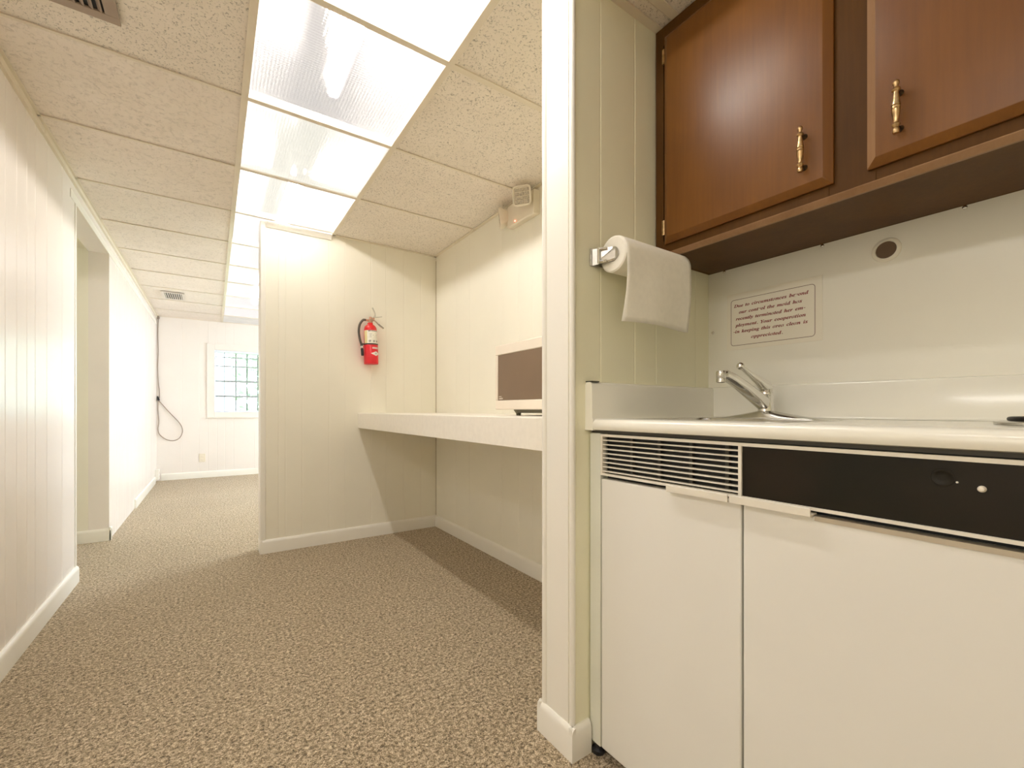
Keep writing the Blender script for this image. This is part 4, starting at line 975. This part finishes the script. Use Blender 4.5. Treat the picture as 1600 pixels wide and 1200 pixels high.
vent(-.555, -.243, 1.50, 1.862, 'grey-beige air vent cut by the top left corner of the photo', 'vent', 12, .034)
vent(-.455, -.255, 5.80, 6.16, 'small white slotted air vent far down the corridor ceiling', 'vent_white', 8)

# ------------------------------------------------------------------ far wall: cord and outlets
cd = thing('cable', (-.60, YF, .53), 'thin grey cable hanging in a loop in the far left corner', 'cable')
yy = YF-.012
bm = bm_new(); tube(bm, spline([(-.598, yy, 2.148), (-.606, yy, 1.95), (-.601, yy, 1.7), (-.607, yy, 1.5), (-.600, yy, 1.30), (-.590, yy, 1.2), (-.588, yy, 1.11), (-.592, yy, 1.09)], 6), .005, 8); obj('upper_run', bm, 'cord', cd, smooth=True)
bm = bm_new(); tube(bm, spline([(-.600, yy, 1.06), (-.56, yy, 1.01), (-.49, yy-.004, .91), (-.39, yy-.006, .78), (-.352, yy-.006, .705), (-.345, yy-.006, .64), (-.375, yy-.005, .56), (-.440, yy-.004, .525), (-.52, yy-.003, .545), (-.585, yy, .61), (-.604, yy, .68), (-.596, yy, .78), (-.604, yy, .92), (-.602, yy, 1.06)], 8), .0048, 8); obj('loop', bm, 'cord', cd, smooth=True)
bm = bm_new(); prism(bm, [(-.612, 1.115), (-.604, 1.118), (-.584, 1.075), (-.584, 1.060), (-.608, 1.062)], YF-.035, YF-.003, 'y'); obj('plug', bm, 'rubber', cd, .003)
bm = bm_new(); tube(bm, [(-.598, yy, 2.135), (-.596, yy, 2.165)], .012, 10); obj('hole_grommet', bm, 'cord', cd, smooth=True)
def outlet(c, n, lab, mat):
    t = thing('wall_outlet', c, lab, 'outlet', 'wall outlets')
    x, y, z = c
    if n == 'y':
        obj('cover_plate', bx(x-.036, x+.036, y-.006, y, z-.058, z+.058), mat, t, .002)
        for s in (-.022, .022): obj('socket', bx(x-.015, x+.015, y-.008, y-.0055, z+s-.013, z+s+.013), 'plastic', t, .002)
    else:
        obj('cover_plate', bx(x, x+.040, y-.06, y+.06, z-.055, z+.07), mat, t, .003)
        for s in (-.022, .028): obj('socket', bx(x+.0395, x+.043, y-.018, y+.018, z+s-.014, z+s+.014), 'plastic', t, .002)
    return t
outlet((-.127, YF, .275), 'y', 'small pale outlet on the far wall below the window', 'plastic')
outlet((XL, 7.28, .095), 'x', 'white surface outlet box at floor level in the far left corner', 'trim')

# ------------------------------------------------------------------ outside the window
struct('ground_outside', bx(-30, 30, 7.6, 60, -.25, -.15), 'grass')
def tree(x, y, h, w, seed, lab, n=2200):
    r = random.Random(seed)
    t = thing('tree', (x, y, -.15), lab, 'tree', 'trees outside the window')
    bm = bm_new(); tube(bm, [(x, y, -.15), (x+.05, y, h*.35), (x-.03, y+.05, h*.7)], [.10, .08, .04], 8)
    for k in range(5):
        a = r.uniform(0, 6.28); tube(bm, [(x, y, h*(.3+.08*k)), (x+w*.5*math.cos(a), y+w*.5*math.sin(a), h*(.5+.09*k))], [.035, .012], 6)
    obj('trunk', bm, 'bark', t, smooth=True)
    bm = bm_new()
    for k in range(n):
        while True:
            p = Vector((r.uniform(-1, 1), r.uniform(-1, 1), r.uniform(-1, 1)))
            if .25 < p.length < 1: break
        p = Vector((x+p.x*w, y+p.y*w, h*.50+p.z*h*.5))
        d = Vector((r.uniform(-1, 1), r.uniform(-1, 1), r.uniform(-.6, .6))).normalized(); e = d.cross(Vector((r.random(), r.random(), r.random()))).normalized(); s = r.uniform(.08, .15)
        q = [p-d*s, p+e*s*.45, p+d*s, p-e*s*.45]
        bm.faces.new([bm.verts.new(v) for v in q])
    obj('foliage', bm, 'leaf', t)
tree(-.9, 12.0, 3.4, .95, 1, 'pale green tree at the left side of the window view')
tree(1.35, 13.2, 4.2, 1.0, 2, 'pale green tree in the middle of the window view')
tree(3.7, 12.5, 3.6, 1.0, 3, 'pale green tree towards the partition side of the window view')

# ------------------------------------------------------------------ light
w = bpy.data.worlds.new('world'); SC.world = w; w.use_nodes = True
bg = w.node_tree.nodes['Background']; bg.inputs[0].default_value = (.78, .91, 1, 1); bg.inputs[1].default_value = SKY
def area(name, loc, rot, sx, sy, power, col):
    l = bpy.data.lights.new(name, 'AREA'); l.shape = 'RECTANGLE'; l.size = sx; l.size_y = sy; l.energy = power; l.color = col
    o = bpy.data.objects.new(name, l); COL.objects.link(o); o.location = loc; o.rotation_euler = rot; return o
# added unseen area lamp in the side opening, brightening the far room
area('far_fill', (3.22, 5.4, 1.38), (0, PI/2, 0), 1.1, 2.3, FAR_FILL, (.84, .92, 1))
# ceiling fixture of the room left of the camera
t = thing('ceiling_light', (-1.02, .1, H), 'long ceiling light of the room left of the camera', 'ceiling light')
obj('lens_cover', bx(-1.10, -.94, -.55, .75, H-.03, H), glow('side_lens', (1, .95, .90), SIDE), t)
area('rear_fill', (-3.15, .1, 1.35), (0, -PI/2, 0), 1.2, 1.6, REAR_FILL, (1, .95, .88))  # added unseen fill lamp before the solid wall, lighting the kitchenette front
cy_ = SC.cycles
cy_.max_bounces = 12; cy_.diffuse_bounces = 8; cy_.glossy_bounces = 5; cy_.transmission_bounces = 8; cy_.transparent_max_bounces = 12
cy_.sample_clamp_indirect = 6; cy_.caustics_reflective = False; cy_.caustics_refractive = False
SC.view_settings.view_transform = 'Standard'; SC.view_settings.look = 'None'
SC.view_settings.exposure = EXPO; SC.view_settings.gamma = 1; SC.view_settings.use_curve_mapping = False
